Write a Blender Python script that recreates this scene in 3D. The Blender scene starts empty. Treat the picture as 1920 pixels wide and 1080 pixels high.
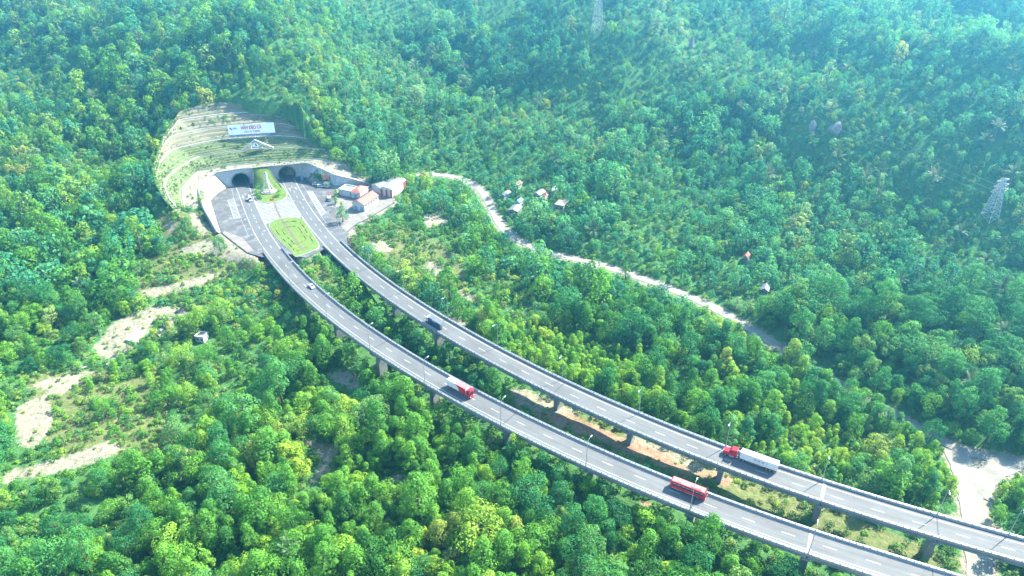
import bpy, math, random
import numpy as np
from mathutils import Vector, Matrix
from mathutils.geometry import tessellate_polygon

# ------------------------------------------------------------------ camera, sky, sun, exposure
SC = bpy.context.scene
COL = SC.collection
H, PITCH, F = 180.0, math.radians(31.0), 1330.0        # drone height over the road deck, tilt, focal length in photo pixels
SP, CP = math.sin(PITCH), math.cos(PITCH)
cam = bpy.data.cameras.new('camera')
cam.lens = 36.0 * F / 1920.0
cam.sensor_width = 36.0
cam.clip_start, cam.clip_end = 1.0, 6000.0
cam_o = bpy.data.objects.new('camera', cam)
cam_o.location = (0, 0, H)
cam_o.rotation_euler = (math.pi / 2 - PITCH, 0, 0)
COL.objects.link(cam_o)
SC.camera = cam_o

SUN_EL = math.radians(43.0)
SUN_H = Vector((0.845, 0.535, 0)).normalized()            # where the sun stands: right of and beyond the road
SUN_V = Vector((SUN_H.x * math.cos(SUN_EL), SUN_H.y * math.cos(SUN_EL), math.sin(SUN_EL)))
world = bpy.data.worlds.new('World')
SC.world = world
world.use_nodes = True
wn = world.node_tree
sky = wn.nodes.new('ShaderNodeTexSky')
sky.sky_type = 'NISHITA'
sky.sun_disc = False
sky.sun_elevation = SUN_EL
sky.sun_rotation = math.atan2(SUN_H.x, SUN_H.y)
sky.air_density, sky.dust_density, sky.ozone_density = 1.2, 0.3, 3.0
bg = wn.nodes['Background']
bg.inputs['Strength'].default_value = 0.12
wn.links.new(sky.outputs[0], bg.inputs[0])
sun = bpy.data.lights.new('sun', 'SUN')
sun.energy = 5.0
sun.angle = math.radians(0.5)
sun.color = (1.0, 0.94, 0.80)
sun_o = bpy.data.objects.new('sun', sun)
sun_o.rotation_euler = (-SUN_V).to_track_quat('-Z', 'Y').to_euler()
COL.objects.link(sun_o)
SC.view_settings.view_transform = 'Standard'
SC.view_settings.look = 'None'
SC.view_settings.gamma = 1.0
SC.view_settings.exposure = 2.56
SC.render.engine = 'CYCLES'
cy = SC.cycles
cy.max_bounces, cy.diffuse_bounces, cy.glossy_bounces = 6, 3, 2
cy.transmission_bounces, cy.transparent_max_bounces, cy.volume_bounces = 3, 6, 0
cy.use_denoising = True
HAZE_DENSITY = 0.00052
HAZE_COLOR = (0.15, 0.62, 0.98)

R = random.Random(7)
NR = np.random.default_rng(11)

# ------------------------------------------------------------------ helpers
def gp(px, py, z=0.0):
    """a point of the place at height z, from where it is seen in the photograph"""
    u, v = (px - 960.0) / F, (py - 540.0) / F
    d = (H - z) / (SP + v * CP)
    return Vector((u * d, d * (CP - v * SP), z))

def project(P):
    P = np.asarray(P, float)
    dz = H - P[:, 2]
    d = P[:, 1] * CP + dz * SP
    d = np.where(d < 1, 1, d)
    v = (dz * CP - P[:, 1] * SP) / d
    return np.stack([960 + F * P[:, 0] / d, 540 + F * v], 1), d

def in_poly(P, poly):
    P = np.asarray(P, float); x, y = P[:, 0], P[:, 1]
    poly = np.asarray(poly, float)
    ins = np.zeros(len(P), bool)
    j = len(poly) - 1
    for i in range(len(poly)):
        xi, yi = poly[i]; xj, yj = poly[j]
        c = ((yi > y) != (yj > y)) & (x < (xj - xi) * (y - yi) / (yj - yi + 1e-12) + xi)
        ins ^= c
        j = i
    return ins

def poly_dist(P, line):
    P = np.asarray(P, float)[:, :2]; L = np.asarray(line, float)[:, :2]
    best = np.full(len(P), 1e9); bi = np.zeros(len(P))
    for i in range(len(L) - 1):
        a, b = L[i], L[i + 1]; ab = b - a
        t = np.clip(((P - a) @ ab) / (ab @ ab + 1e-9), 0, 1)
        q = P - (a + t[:, None] * ab)
        d = np.sqrt((q * q).sum(1))
        m = d < best
        best[m] = d[m]; bi[m] = (i + t)[m]
    return best, bi

class MB:
    """collects shapes for one mesh"""
    def __init__(s):
        s.v, s.f, s.m = [], [], []
    def add(s, verts, faces, mi=0):
        o = len(s.v)
        s.v += [tuple(v) for v in verts]
        for f in faces:
            s.f.append([o + i for i in f]); s.m.append(mi)
    def box(s, c, size, mi=0, rz=0.0, top=None, M=None):
        hx, hy, hz = size[0] / 2, size[1] / 2, size[2] / 2
        tx, ty = (top if top else (1, 1))
        vs = [(-hx, -hy, -hz), (hx, -hy, -hz), (hx, hy, -hz), (-hx, hy, -hz), (-hx * tx, -hy * ty, hz), (hx * tx, -hy * ty, hz), (hx * tx, hy * ty, hz), (-hx * tx, hy * ty, hz)]
        ca, sa = math.cos(rz), math.sin(rz)
        out = []
        for x, y, z in vs:
            p = Vector((x * ca - y * sa + c[0], x * sa + y * ca + c[1], z + c[2]))
            out.append(M @ p if M else p)
        s.add(out, [(0, 3, 2, 1), (4, 5, 6, 7), (0, 1, 5, 4), (1, 2, 6, 5), (2, 3, 7, 6), (3, 0, 4, 7)], mi)
    def tube(s, pts, radii, n=6, mi=0, cap=True):
        pts = [Vector(p) for p in pts]
        rings = []
        for i, p in enumerate(pts):
            t = (pts[min(i + 1, len(pts) - 1)] - pts[max(i - 1, 0)]).normalized()
            u = t.cross(Vector((0, 0, 1)))
            if u.length < 1e-3: u = Vector((1, 0, 0))
            u.normalize(); w = t.cross(u).normalized()
            r = radii[i] if isinstance(radii, (list, tuple)) else radii
            rings.append([p + (u * math.cos(2 * math.pi * k / n) + w * math.sin(2 * math.pi * k / n)) * r for k in range(n)])
        fs = [(i * n + k, i * n + (k + 1) % n, (i + 1) * n + (k + 1) % n, (i + 1) * n + k) for i in range(len(rings) - 1) for k in range(n)]
        if cap:
            fs.append(tuple(range(n))[::-1]); fs.append(tuple((len(rings) - 1) * n + k for k in range(n)))
        s.add([v for r in rings for v in r], fs, mi)
    def cyl(s, c, axis, r, l, n=14, mi=0):
        a = Vector(axis).normalized() * l / 2
        s.tube([Vector(c) - a, Vector(c) + a], r, n, mi)
    def prism(s, outline, z0, z1, mi=0, side_mi=None):
        n = len(outline)
        vs = [(p[0], p[1], z0) for p in outline] + [(p[0], p[1], z1) for p in outline]
        tri = tessellate_polygon([[Vector((p[0], p[1], 0)) for p in outline]])
        s.add(vs, [tuple(n + i for i in t) for t in tri], mi)
        o = [(i, (i + 1) % n, n + (i + 1) % n, n + i) for i in range(n)]
        s.add(vs, o, mi if side_mi is None else side_mi)
    def build(s, name, mats, parent=None, smooth=False, bevel=0.0):
        me = bpy.data.meshes.new(name)
        me.from_pydata([tuple(v) for v in s.v], [], s.f)
        if not isinstance(mats, (list, tuple)): mats = [mats]
        for m in mats: me.materials.append(m)
        me.polygons.foreach_set('material_index', s.m)
        me.polygons.foreach_set('use_smooth', [smooth] * len(s.f))
        me.update()
        import bmesh
        bm = bmesh.new(); bm.from_mesh(me)
        bmesh.ops.recalc_face_normals(bm, faces=bm.faces)
        if bevel:
            bmesh.ops.remove_doubles(bm, verts=bm.verts, dist=1e-4)
            bmesh.ops.bevel(bm, geom=[e for e in bm.edges if len(e.link_faces) == 2 and e.calc_face_angle(0) > 0.5], offset=bevel, segments=2, affect='EDGES', profile=0.6)
        bm.to_mesh(me); bm.free()
        o = bpy.data.objects.new(name, me)
        COL.objects.link(o)
        if parent is not None: o.parent = parent
        return o

def fresh(name, me, parent=None, M=None):
    o = bpy.data.objects.new(name, me); COL.objects.link(o)
    if parent is not None: o.parent = parent
    if M is not None: o.matrix_local = M
    return o

def tag(o, label=None, cat=None, group=None, kind=None):
    if label: o['label'] = label
    if cat: o['category'] = cat
    if group: o['group'] = group
    if kind: o['kind'] = kind
    return o

def thing(name, loc, rz=0.0, label=None, cat=None, group=None):
    o = bpy.data.objects.new(name, None)
    o.empty_display_size = 0.5
    o.location = loc; o.rotation_euler = (0, 0, rz)
    COL.objects.link(o)
    return tag(o, label, cat, group)

# ------------------------------------------------------------------ materials
def nn(nt, kind, **kw):
    n = nt.nodes.new(kind)
    for k, v in kw.items(): setattr(n, k, v)
    return n

def noise(nt, scale, detail=4, rough=0.6, coord=None, off=None):
    n = nn(nt, 'ShaderNodeTexNoise')
    n.inputs['Scale'].default_value = scale; n.inputs['Detail'].default_value = detail; n.inputs['Roughness'].default_value = rough
    if coord is not None: nt.links.new(coord, n.inputs['Vector'])
    return n.outputs['Fac']

def ramp(nt, fac, stops):
    r = nn(nt, 'ShaderNodeValToRGB')
    el = r.color_ramp.elements
    while len(el) < len(stops): el.new(0.5)
    for e, (p, c) in zip(el, stops):
        e.position = p; e.color = (c[0], c[1], c[2], 1) if hasattr(c, '__len__') else (c, c, c, 1)
    nt.links.new(fac, r.inputs[0])
    return r.outputs[0]

def mix(nt, fac, a, b, mode='MIX'):
    m = nn(nt, 'ShaderNodeMix', data_type='RGBA', blend_type=mode)
    for sock, v in ((m.inputs[0], fac), (m.inputs[6], a), (m.inputs[7], b)):
        if hasattr(v, 'is_output'): nt.links.new(v, sock)
        elif isinstance(v, (int, float)): sock.default_value = v
        else: sock.default_value = (v[0], v[1], v[2], 1)
    return m.outputs[2]

MATS = {}
KM = 0.78
def mat(name, color, rough=0.8, var=0.18, scale=0.5, scale2=6.0, metal=0.0, spec=0.4, bump=0.0, space='world', dirt=None):
    if name in MATS: return MATS[name]
    color = tuple(c * KM for c in color); dirt = tuple(c * KM for c in dirt) if dirt else None
    m = bpy.data.materials.new(name); m.use_nodes = True
    nt = m.node_tree; b = nt.nodes['Principled BSDF']
    if space == 'world': co = nn(nt, 'ShaderNodeNewGeometry').outputs['Position']
    else: co = nn(nt, 'ShaderNodeTexCoord').outputs['Object']
    n1, n2 = noise(nt, scale, 4, 0.6, co), noise(nt, scale2, 3, 0.6, co)
    a = ramp(nt, n1, [(0.25, 1 - var), (0.75, 1 + var * 0.5)])
    c = mix(nt, 1.0, color, a, 'MULTIPLY')
    a2 = ramp(nt, n2, [(0.3, 1 - var * 0.7), (0.7, 1.0)])
    c = mix(nt, 1.0, c, a2, 'MULTIPLY')
    if dirt:
        n3 = ramp(nt, noise(nt, scale * 2.3, 5, 0.7, co), [(0.5, 0.0), (0.72, 1.0)])
        c = mix(nt, n3, c, dirt)
    nt.links.new(c, b.inputs['Base Color'])
    b.inputs['Roughness'].default_value = rough
    b.inputs['Metallic'].default_value = metal
    b.inputs['Specular IOR Level'].default_value = spec
    if bump:
        bp = nn(nt, 'ShaderNodeBump'); bp.inputs['Strength'].default_value = bump; bp.inputs['Distance'].default_value = 0.1
        nt.links.new(n2, bp.inputs['Height']); nt.links.new(bp.outputs[0], b.inputs['Normal'])
    MATS[name] = m
    return m

ASPHALT = mat('asphalt_deck', (0.118, 0.120, 0.118), 0.85, 0.14, 0.12, 1.7)
ASPHALT2 = mat('asphalt_plaza', (0.104, 0.107, 0.109), 0.9, 0.3, 0.09, 1.3, dirt=(0.22, 0.21, 0.19))
PAINT = mat('road_paint', (0.475, 0.475, 0.446), 0.7, 0.25, 0.4, 3.0)
CONCRETE = mat('concrete', (0.30, 0.305, 0.29), 0.85, 0.3, 0.25, 2.5, bump=0.1)
CONC_DARK = mat('concrete_weathered', (0.26, 0.27, 0.265), 0.9, 0.4, 0.3, 2.0, dirt=(0.14, 0.15, 0.14))
CONC_PALE = mat('concrete_pale', (0.304, 0.292, 0.248), 0.85, 0.28, 0.3, 2.0, dirt=(0.27, 0.25, 0.19))
STEEL = mat('galvanised_steel', (0.42, 0.44, 0.45), 0.45, 0.1, 1.0, 5.0, metal=0.5)
STEEL_D = mat('dark_rail_steel', (0.10, 0.12, 0.13), 0.5, 0.2, 1.0, 5.0, metal=0.3)
JOINT = mat('joint_rubber', (0.035, 0.037, 0.04), 0.8, 0.2)
JOINT_PALE = mat('joint_concrete', (0.315, 0.315, 0.294), 0.85, 0.35, 0.6, 4.0)
DIRT = mat('pale_dirt_track', (0.285, 0.268, 0.221), 0.95, 0.34, 0.13, 1.4, bump=0.25, dirt=(0.27, 0.25, 0.19))
LAWN = mat('mown_lawn', (0.111, 0.200, 0.025), 0.9, 0.35, 0.35, 3.0, bump=0.4, dirt=(0.22, 0.235, 0.045))
WHITE = mat('white_paint', (0.629, 0.629, 0.612), 0.45, 0.06, 1.0, 4.0, space='obj')
WALLW = mat('whitewashed_wall', (0.560, 0.560, 0.528), 0.85, 0.14, 0.8, 3.0)
REDP = mat('red_paint', (0.52, 0.018, 0.028), 0.3, 0.08, 0.8, 4.0, space='obj')
ROOFRED = mat('red_metal_roof', (0.43, 0.135, 0.095), 0.6, 0.2, 0.5, 3.0)
ROOFPALE = mat('pale_metal_roof', (0.280, 0.280, 0.259), 0.5, 0.2, 0.4, 3.0)
ROOFGREY = mat('grey_metal_roof', (0.264, 0.288, 0.304), 0.55, 0.25, 0.5, 3.0)
REDWALL = mat('red_wall_panel', (0.45, 0.05, 0.05), 0.7, 0.2, 0.6, 3.0)
GLASS = mat('dark_glass', (0.015, 0.022, 0.03), 0.08, 0.0, spec=0.8)
BLACKP = mat('black_paint', (0.018, 0.028, 0.045), 0.35, 0.1, space='obj')
RUBBER = mat('tyre_rubber', (0.02, 0.02, 0.02), 0.85, 0.1)
LIGHTC = mat('lamp_lens', (0.75, 0.72, 0.62), 0.2, 0.0)
TAILC = mat('tail_light', (0.4, 0.01, 0.01), 0.2, 0.0)
REDTXT = mat('red_lettering', (0.50, 0.02, 0.03), 0.6, 0.05)
BLUETXT = mat('blue_lettering', (0.03, 0.06, 0.30), 0.6, 0.05)
DARKTXT = mat('dark_lettering', (0.07, 0.06, 0.09), 0.6, 0.05)
SIGNW = mat('sign_white', (1.0, 1.0, 0.98), 0.6, 0.06, 0.3, 1.5)
SIGNB = mat('sign_blue_band', (0.10, 0.20, 0.42), 0.6, 0.3, 0.4, 1.5, dirt=(0.4, 0.5, 0.6))
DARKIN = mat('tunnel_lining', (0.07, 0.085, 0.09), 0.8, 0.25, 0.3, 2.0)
BARK = mat('bark', (0.16, 0.13, 0.10), 0.9, 0.3, 2.0, 9.0, space='obj')
ROCK = mat('grey_rock', (0.30, 0.27, 0.26), 0.9, 0.45, 0.35, 1.8, bump=0.6)
DRAIN = mat('drain_cover', (0.16, 0.12, 0.10), 0.9, 0.3)
FLOWER = mat('red_flowers', (0.5, 0.10, 0.06), 0.8, 0.3, 1.0, 8.0)

def stone_wall_mat(name, c1, c2, mortar, w, h, stain):
    c1, c2, mortar, stain = [tuple(c * KM for c in q) for q in (c1, c2, mortar, stain)]
    m = bpy.data.materials.new(name); m.use_nodes = True
    nt = m.node_tree; b = nt.nodes['Principled BSDF']
    uv = nn(nt, 'ShaderNodeUVMap').outputs[0]
    bt = nn(nt, 'ShaderNodeTexBrick')
    bt.inputs['Color1'].default_value = (*c1, 1); bt.inputs['Color2'].default_value = (*c2, 1); bt.inputs['Mortar'].default_value = (*mortar, 1)
    bt.inputs['Scale'].default_value = 1.0; bt.inputs['Mortar Size'].default_value = 0.09
    bt.inputs['Brick Width'].default_value = w; bt.inputs['Row Height'].default_value = h
    nt.links.new(uv, bt.inputs['Vector'])
    pos = nn(nt, 'ShaderNodeNewGeometry').outputs['Position']
    s = ramp(nt, noise(nt, 0.35, 5, 0.7, pos), [(0.42, 0.0), (0.7, 0.85)])
    c = mix(nt, s, bt.outputs['Color'], stain)
    nt.links.new(c, b.inputs['Base Color']); b.inputs['Roughness'].default_value = 0.9
    bp = nn(nt, 'ShaderNodeBump'); bp.inputs['Strength'].default_value = 0.6; bp.inputs['Distance'].default_value = 0.15
    bp.invert = True
    nt.links.new(bt.outputs['Fac'], bp.inputs['Height']); nt.links.new(bp.outputs[0], b.inputs['Normal'])
    return m
WALLSTONE = stone_wall_mat('stone_facing', (0.54, 0.55, 0.54), (0.45, 0.46, 0.46), (0.27, 0.28, 0.28), 1.9, 1.2, (0.38, 0.39, 0.38))
WALLCREAM = stone_wall_mat('cream_stone_facing', (0.36, 0.34, 0.275), (0.30, 0.285, 0.225), (0.20, 0.185, 0.15), 2.2, 1.6, (0.24, 0.22, 0.17))
SLOPEGRID = stone_wall_mat('grid_beam_slope', (0.075, 0.125, 0.03), (0.145, 0.16, 0.055), (0.27, 0.26, 0.19), 1.9, 1.5, (0.065, 0.12, 0.028))
SLOPEDRY = stone_wall_mat('dry_grid_slope', (0.20, 0.175, 0.115), (0.14, 0.15, 0.07), (0.28, 0.26, 0.20), 2.1, 1.6, (0.24, 0.205, 0.14))

def worn_asphalt():
    m = bpy.data.materials.new('worn_asphalt'); m.use_nodes = True
    nt = m.node_tree; b = nt.nodes['Principled BSDF']
    uv = nn(nt, 'ShaderNodeUVMap').outputs[0]
    def mapped(sx, sy):
        mp_ = nn(nt, 'ShaderNodeMapping'); mp_.inputs['Scale'].default_value = (sx, sy, 1); nt.links.new(uv, mp_.inputs[0]); return mp_.outputs[0]
    streak = ramp(nt, noise(nt, 1.0, 4, 0.65, mapped(1.1, .018)), [(0.3, 0.70), (0.7, 1.12)])
    patch = ramp(nt, noise(nt, 1.0, 3, 0.6, mapped(.16, .07)), [(0.35, 0.80), (0.65, 1.08)])
    spot = ramp(nt, noise(nt, 1.0, 5, 0.7, mapped(.9, .45)), [(0.3, 0.9), (0.62, 1.0), (0.75, 0.80)])
    grain = ramp(nt, noise(nt, 1.0, 2, 0.5, mapped(7, 7)), [(0.3, 0.88), (0.7, 1.08)])
    c = mix(nt, 1.0, tuple(x * KM for x in (0.118, 0.120, 0.117)), streak, 'MULTIPLY')
    for q in (patch, spot, grain): c = mix(nt, 1.0, c, q, 'MULTIPLY')
    nt.links.new(c, b.inputs['Base Color']); b.inputs['Roughness'].default_value = 0.8
    return m
WORN = worn_asphalt()

def leaf_mat(name, stops, trans=0.46, tint_scale=0.012):
    m = bpy.data.materials.new(name); m.use_nodes = True
    nt = m.node_tree
    for n in list(nt.nodes): nt.nodes.remove(n)
    out = nn(nt, 'ShaderNodeOutputMaterial')
    oi = nn(nt, 'ShaderNodeObjectInfo')
    big = noise(nt, tint_scale, 3, 0.6, oi.outputs['Location'])
    ad = nn(nt, 'ShaderNodeMath', operation='ADD'); nt.links.new(oi.outputs['Random'], ad.inputs[0])
    b2 = nn(nt, 'ShaderNodeMath', operation='MULTIPLY_ADD'); nt.links.new(big, b2.inputs[0]); b2.inputs[1].default_value = 2.0; b2.inputs[2].default_value = -1.0
    nt.links.new(b2.outputs[0], ad.inputs[1])
    hv = nn(nt, 'ShaderNodeMath', operation='MULTIPLY_ADD'); nt.links.new(ad.outputs[0], hv.inputs[0]); hv.inputs[1].default_value = 0.85; hv.inputs[2].default_value = 0.06
    c = ramp(nt, hv.outputs[0], stops)
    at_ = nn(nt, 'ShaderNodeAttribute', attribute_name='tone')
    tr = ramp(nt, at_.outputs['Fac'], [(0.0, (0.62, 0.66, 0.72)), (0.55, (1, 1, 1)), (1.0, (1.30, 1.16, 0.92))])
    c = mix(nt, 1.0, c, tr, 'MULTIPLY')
    p = nn(nt, 'ShaderNodeBsdfPrincipled')
    nt.links.new(c, p.inputs['Base Color']); p.inputs['Roughness'].default_value = 0.6; p.inputs['Specular IOR Level'].default_value = 0.12
    t = nn(nt, 'ShaderNodeBsdfTranslucent')
    tc = mix(nt, 1.0, c, (1.35, 1.30, 0.55), 'MULTIPLY')
    nt.links.new(tc, t.inputs[0])
    ms = nn(nt, 'ShaderNodeMixShader'); ms.inputs[0].default_value = trans
    nt.links.new(p.outputs[0], ms.inputs[1]); nt.links.new(t.outputs[0], ms.inputs[2]); nt.links.new(ms.outputs[0], out.inputs[0])
    return m
LEAF_BRIGHT = leaf_mat('leaf_fresh_green', [(0.0, (0.050, 0.170, 0.034)), (0.35, (0.085, 0.252, 0.040)), (0.7, (0.140, 0.324, 0.044)), (0.9, (0.219, 0.360, 0.052)), (1.0, (0.294, 0.345, 0.081))])
LEAF_DEEP = leaf_mat('leaf_deep_green', [(0.0, (0.028, 0.145, 0.056)), (0.4, (0.048, 0.205, 0.066)), (0.75, (0.085, 0.265, 0.074)), (1.0, (0.155, 0.290, 0.100))])
LEAF_YOUNG = leaf_mat('leaf_young_yellow_green', [(0.0, (0.094, 0.263, 0.034)), (0.5, (0.181, 0.376, 0.040)), (1.0, (0.300, 0.422, 0.053))])
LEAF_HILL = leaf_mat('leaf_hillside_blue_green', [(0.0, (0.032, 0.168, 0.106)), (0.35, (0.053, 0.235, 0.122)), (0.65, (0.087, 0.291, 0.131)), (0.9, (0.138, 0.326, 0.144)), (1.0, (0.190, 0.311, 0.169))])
LEAF_PALM = leaf_mat('leaf_palm_grey_green', [(0.0, (0.048, 0.098, 0.050)), (0.5, (0.090, 0.146, 0.083)), (1.0, (0.160, 0.213, 0.145))], 0.2)
LEAF_SCRUB = leaf_mat('leaf_scrub', [(0.0, (0.063, 0.178, 0.039)), (0.5, (0.119, 0.250, 0.048)), (1.0, (0.231, 0.294, 0.098))], 0.3)

# ------------------------------------------------------------------ the two carriageways: centre lines
Ar = [(506,440),(532,471),(565.5,506),(597,534.6),(635.5,564),(687,602),(739,641),(804,678.5),(842.6,704),(895.5,733),(948.5,758.6),(1049,805.6),(1115.6,836.7),(1182,866.7),(1255.6,895.6),(1329,925.6),(1480,976),(1535.6,996.7),(1647,1030),(1758,1060.5),(1813,1077)]
Al = [(494,479),(527,518),(565.5,558),(612,595.5),(656,627),(695,656.5),(742,686),(780,707),(826,733),(876,762),(924,788.6),(1026.7,837.8),(1102,873),(1182,909),(1271,942),(1480,1023),(1513,1038),(1591,1063),(1644,1078.6)]
Bl = [(591.5,440),(610,461),(646,496),(687,531),(726,557),(765,584),(804,610),(843,636),(900,666),(948.5,695),(1000,720),(1049,740),(1104,768),(1173,799),(1227,822),(1293,849),(1360,873),(1480,913),(1535.6,937),(1647,972),(1758,1005),(1869,1035.6),(1920,1051)]
Br = [(629,440),(661.5,471),(703,506),(739,532),(791,564),(843,595.5),(880,619),(934,649),(997,680),(1057,709),(1133,745.6),(1200,773),(1271,800),(1347,829),(1480,877),(1547,902),(1647,931),(1758,963),(1841,987),(1920,1009)]
TA = [(453.5,347),(462,371.5),(474,401),(485.5,423.5),(499,449)]
TB = [(539.5,334),(549,354),(564.5,382),(583.5,410),(608.8,443)]

class Path:
    def __init__(s, tun, l, r):
        T = np.array([gp(*p, 0)[:2] for p in tun])
        L = np.array([gp(*p, 1.0)[:2] for p in l]); Rr = np.array([gp(*p, 1.0)[:2] for p in r])
        c = [p for p in T]
        for p in L[1:]:
            d, bi = poly_dist(p[None], Rr)
            i = min(int(bi[0]), len(Rr) - 2); q = Rr[i] + (Rr[i + 1] - Rr[i]) * (bi[0] - i)
            c.append((p + q) / 2)
        c = np.array(c)
        c = c[np.argsort(-c[:, 1] + c[:, 0])]
        t = np.concatenate([[0], np.cumsum(np.linalg.norm(np.diff(c, axis=0), axis=1))])
        k = t / t[-1]
        px_, py_ = np.polyfit(k, c[:, 0], 6), np.polyfit(k, c[:, 1], 6)
        kk = np.linspace(0, 1, 900)
        q = np.stack([np.polyval(px_, kk), np.polyval(py_, kk)], 1)
        e = q[-1] - q[-12]; e /= np.linalg.norm(e)
        q = np.vstack([q, [q[-1] + e * (i + 1) for i in range(75)]])
        ds = np.concatenate([[0], np.cumsum(np.linalg.norm(np.diff(q, axis=0), axis=1))])
        s.len = ds[-1]
        s.S = np.arange(0, s.len, 1.0)
        s.P = np.stack([np.interp(s.S, ds, q[:, 0]), np.interp(s.S, ds, q[:, 1])], 1)
        tg = np.gradient(s.P, axis=0); s.T = tg / np.linalg.norm(tg, axis=1)[:, None]
        s.N = np.stack([-s.T[:, 1], s.T[:, 0]], 1)             # towards the far (upper right) side
    def at(s, st, off=0.0, z=0.0):
        x = [np.interp(st, s.S, s.P[:, i]) for i in (0, 1)]
        n = [np.interp(st, s.S, s.N[:, i]) for i in (0, 1)]
        if st < 0:
            x = [s.P[0, i] + s.T[0, i] * st for i in (0, 1)]
        return Vector((x[0] + n[0] * off, x[1] + n[1] * off, z))
    def ang(s, st):
        t = [np.interp(st, s.S, s.T[:, i]) for i in (0, 1)]
        return math.atan2(t[1], t[0])
    def station(s, px, py, z=0.0):
        p = np.array(gp(px, py, z)[:2])
        d = s.P - p
        i = int(np.argmin((d * d).sum(1)))
        return float(s.S[i]), float(-(d[i] @ s.N[i]))
    def sweep(s, mb, s0, s1, prof, step=2.5, mi=0, closed=True, caps=True):
        n = max(1, int(math.ceil((s1 - s0) / step))); m = len(prof); vs = []
        for k in range(n + 1):
            st = s0 + (s1 - s0) * k / n
            for o, z in prof: vs.append(s.at(st, o, z))
        fs = []
        for k in range(n):
            for j in range(m if closed else m - 1):
                a, b = k * m + j, k * m + (j + 1) % m
                fs.append((a, b, b + m, a + m))
        if closed and caps: fs += [tuple(range(m)), tuple(n * m + j for j in range(m))[::-1]]
        mb.add(vs, fs, mi)
PA, PB = Path(TA, Al, Ar), Path(TB, Bl, Br)
HW = 5.1                                                    # half width of the deck

# ------------------------------------------------------------------ terrain heights
OLD_ROAD = [(790,326,0.5),(812,327,0),(850,330,-0.5),(880,340,-1),(905,360,-2.5),(920,385,-4),(930,410,-5),(948,435,-5.5),(980,457,-6),(1040,478,-7),(1100,490,-7.5),(1160,508,-8),(1210,524,-8.5),(1270,547,-9),(1340,577,-9),(1400,612,-9.5),(1455,648,-10),(1540,700,-11),(1640,760,-12),(1730,808,-12.5),(1790,842,-13),(1850,858,-13),(1930,872,-12.5),(2050,892,-12)]
SIDE_ROAD = [(1790,845,-13),(1808,880,-13.2),(1818,920,-13.6),(1826,960,-14),(1833,1010,-14.5),(1838,1060,-15),(1845,1120,-15)]
SIDE_ROAD2 = [(1900,868,-12.7),(1868,880,-13),(1845,900,-13.4),(1832,930,-13.8)]
CTRL = [(560,600,-11),(640,670,-15),(700,600,-11),(800,660,-13),(750,760,-16),(900,720,-11),(900,850,-13),(1000,780,-10),(1100,800,-9.5),(1200,850,-10),(1000,880,-10),(1100,940,-11),(1300,880,-10),(1400,920,-12),(1250,1000,-11),(1600,1000,-12.5),(1800,1070,-15),(1400,1070,-13),
 (450,520,-8),(400,480,-3),(350,450,-2),(500,800,-19),(600,900,-18),(300,900,-18),(700,1060,-20),(400,1070,-19),(100,1060,-17),(1000,1060,-16),(-80,900,-13),(-80,1100,-16),(-150,600,2),
 (300,610,-10),(200,660,-11),(60,720,-10),(60,790,-12),(200,850,-15),(0,880,-14),(400,520,-6),(330,550,-7),(420,600,-12),(420,700,-16),
 (150,500,-4),(0,550,-3),(200,400,7),(100,300,20),(0,400,8),(280,300,17),(270,240,28),(200,150,45),(100,100,52),(0,200,34),(0,50,66),(250,50,72),(250,330,10),(270,400,2),(310,430,-1),(240,480,-5),
 (430,150,50),(430,100,62),(430,30,80),(560,200,41),(640,250,22),(690,300,8),(600,150,47),(650,100,50),(560,60,72),(730,250,15),(770,310,3),(540,240,31),
 (770,200,20),(720,100,42),(660,20,66),(850,250,10),(900,150,28),(850,80,46),(1000,200,20),(1000,100,43),(1120,65,58),(1120,0,73),(1300,300,9),(1300,200,27),(1300,100,49),(1300,20,72),
 (1500,350,9),(1500,200,33),(1500,80,60),(1600,500,-4),(1700,400,9),(1900,500,1),(1900,400,17),(1900,250,45),(1900,100,76),(1900,20,92),(1700,250,35),(1700,100,67),(1560,230,35),(1150,400,1),(1000,330,2),(2100,400,20),(2100,150,72),(2100,700,0),
 (1500,600,-5),(1700,650,-3),(1900,700,-1),(1900,800,-8),(1300,470,-4),(750,480,-6),(850,470,-7),(850,560,-11),(1000,600,-12),(1200,680,-12),(1400,760,-12),(1600,870,-13),(1000,530,-10),(1200,600,-11),(720,440,-2),(680,470,-4)]
PLAZA_PX = [(424,343),(432,339),(478,339),(482,344),(512,334),(522,330),(566,328),(580,340),(600,349),(632,353),(700,347),(725,356),(740,380),(712,396),(690,410),(668,420),(650,436),(652,462),(608,466),(574,484),(534,474),(492,482),(464,474),(440,456),(415,436),(395,376)]
PLAZA = [gp(*p)[:2] for p in PLAZA_PX]
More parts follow.
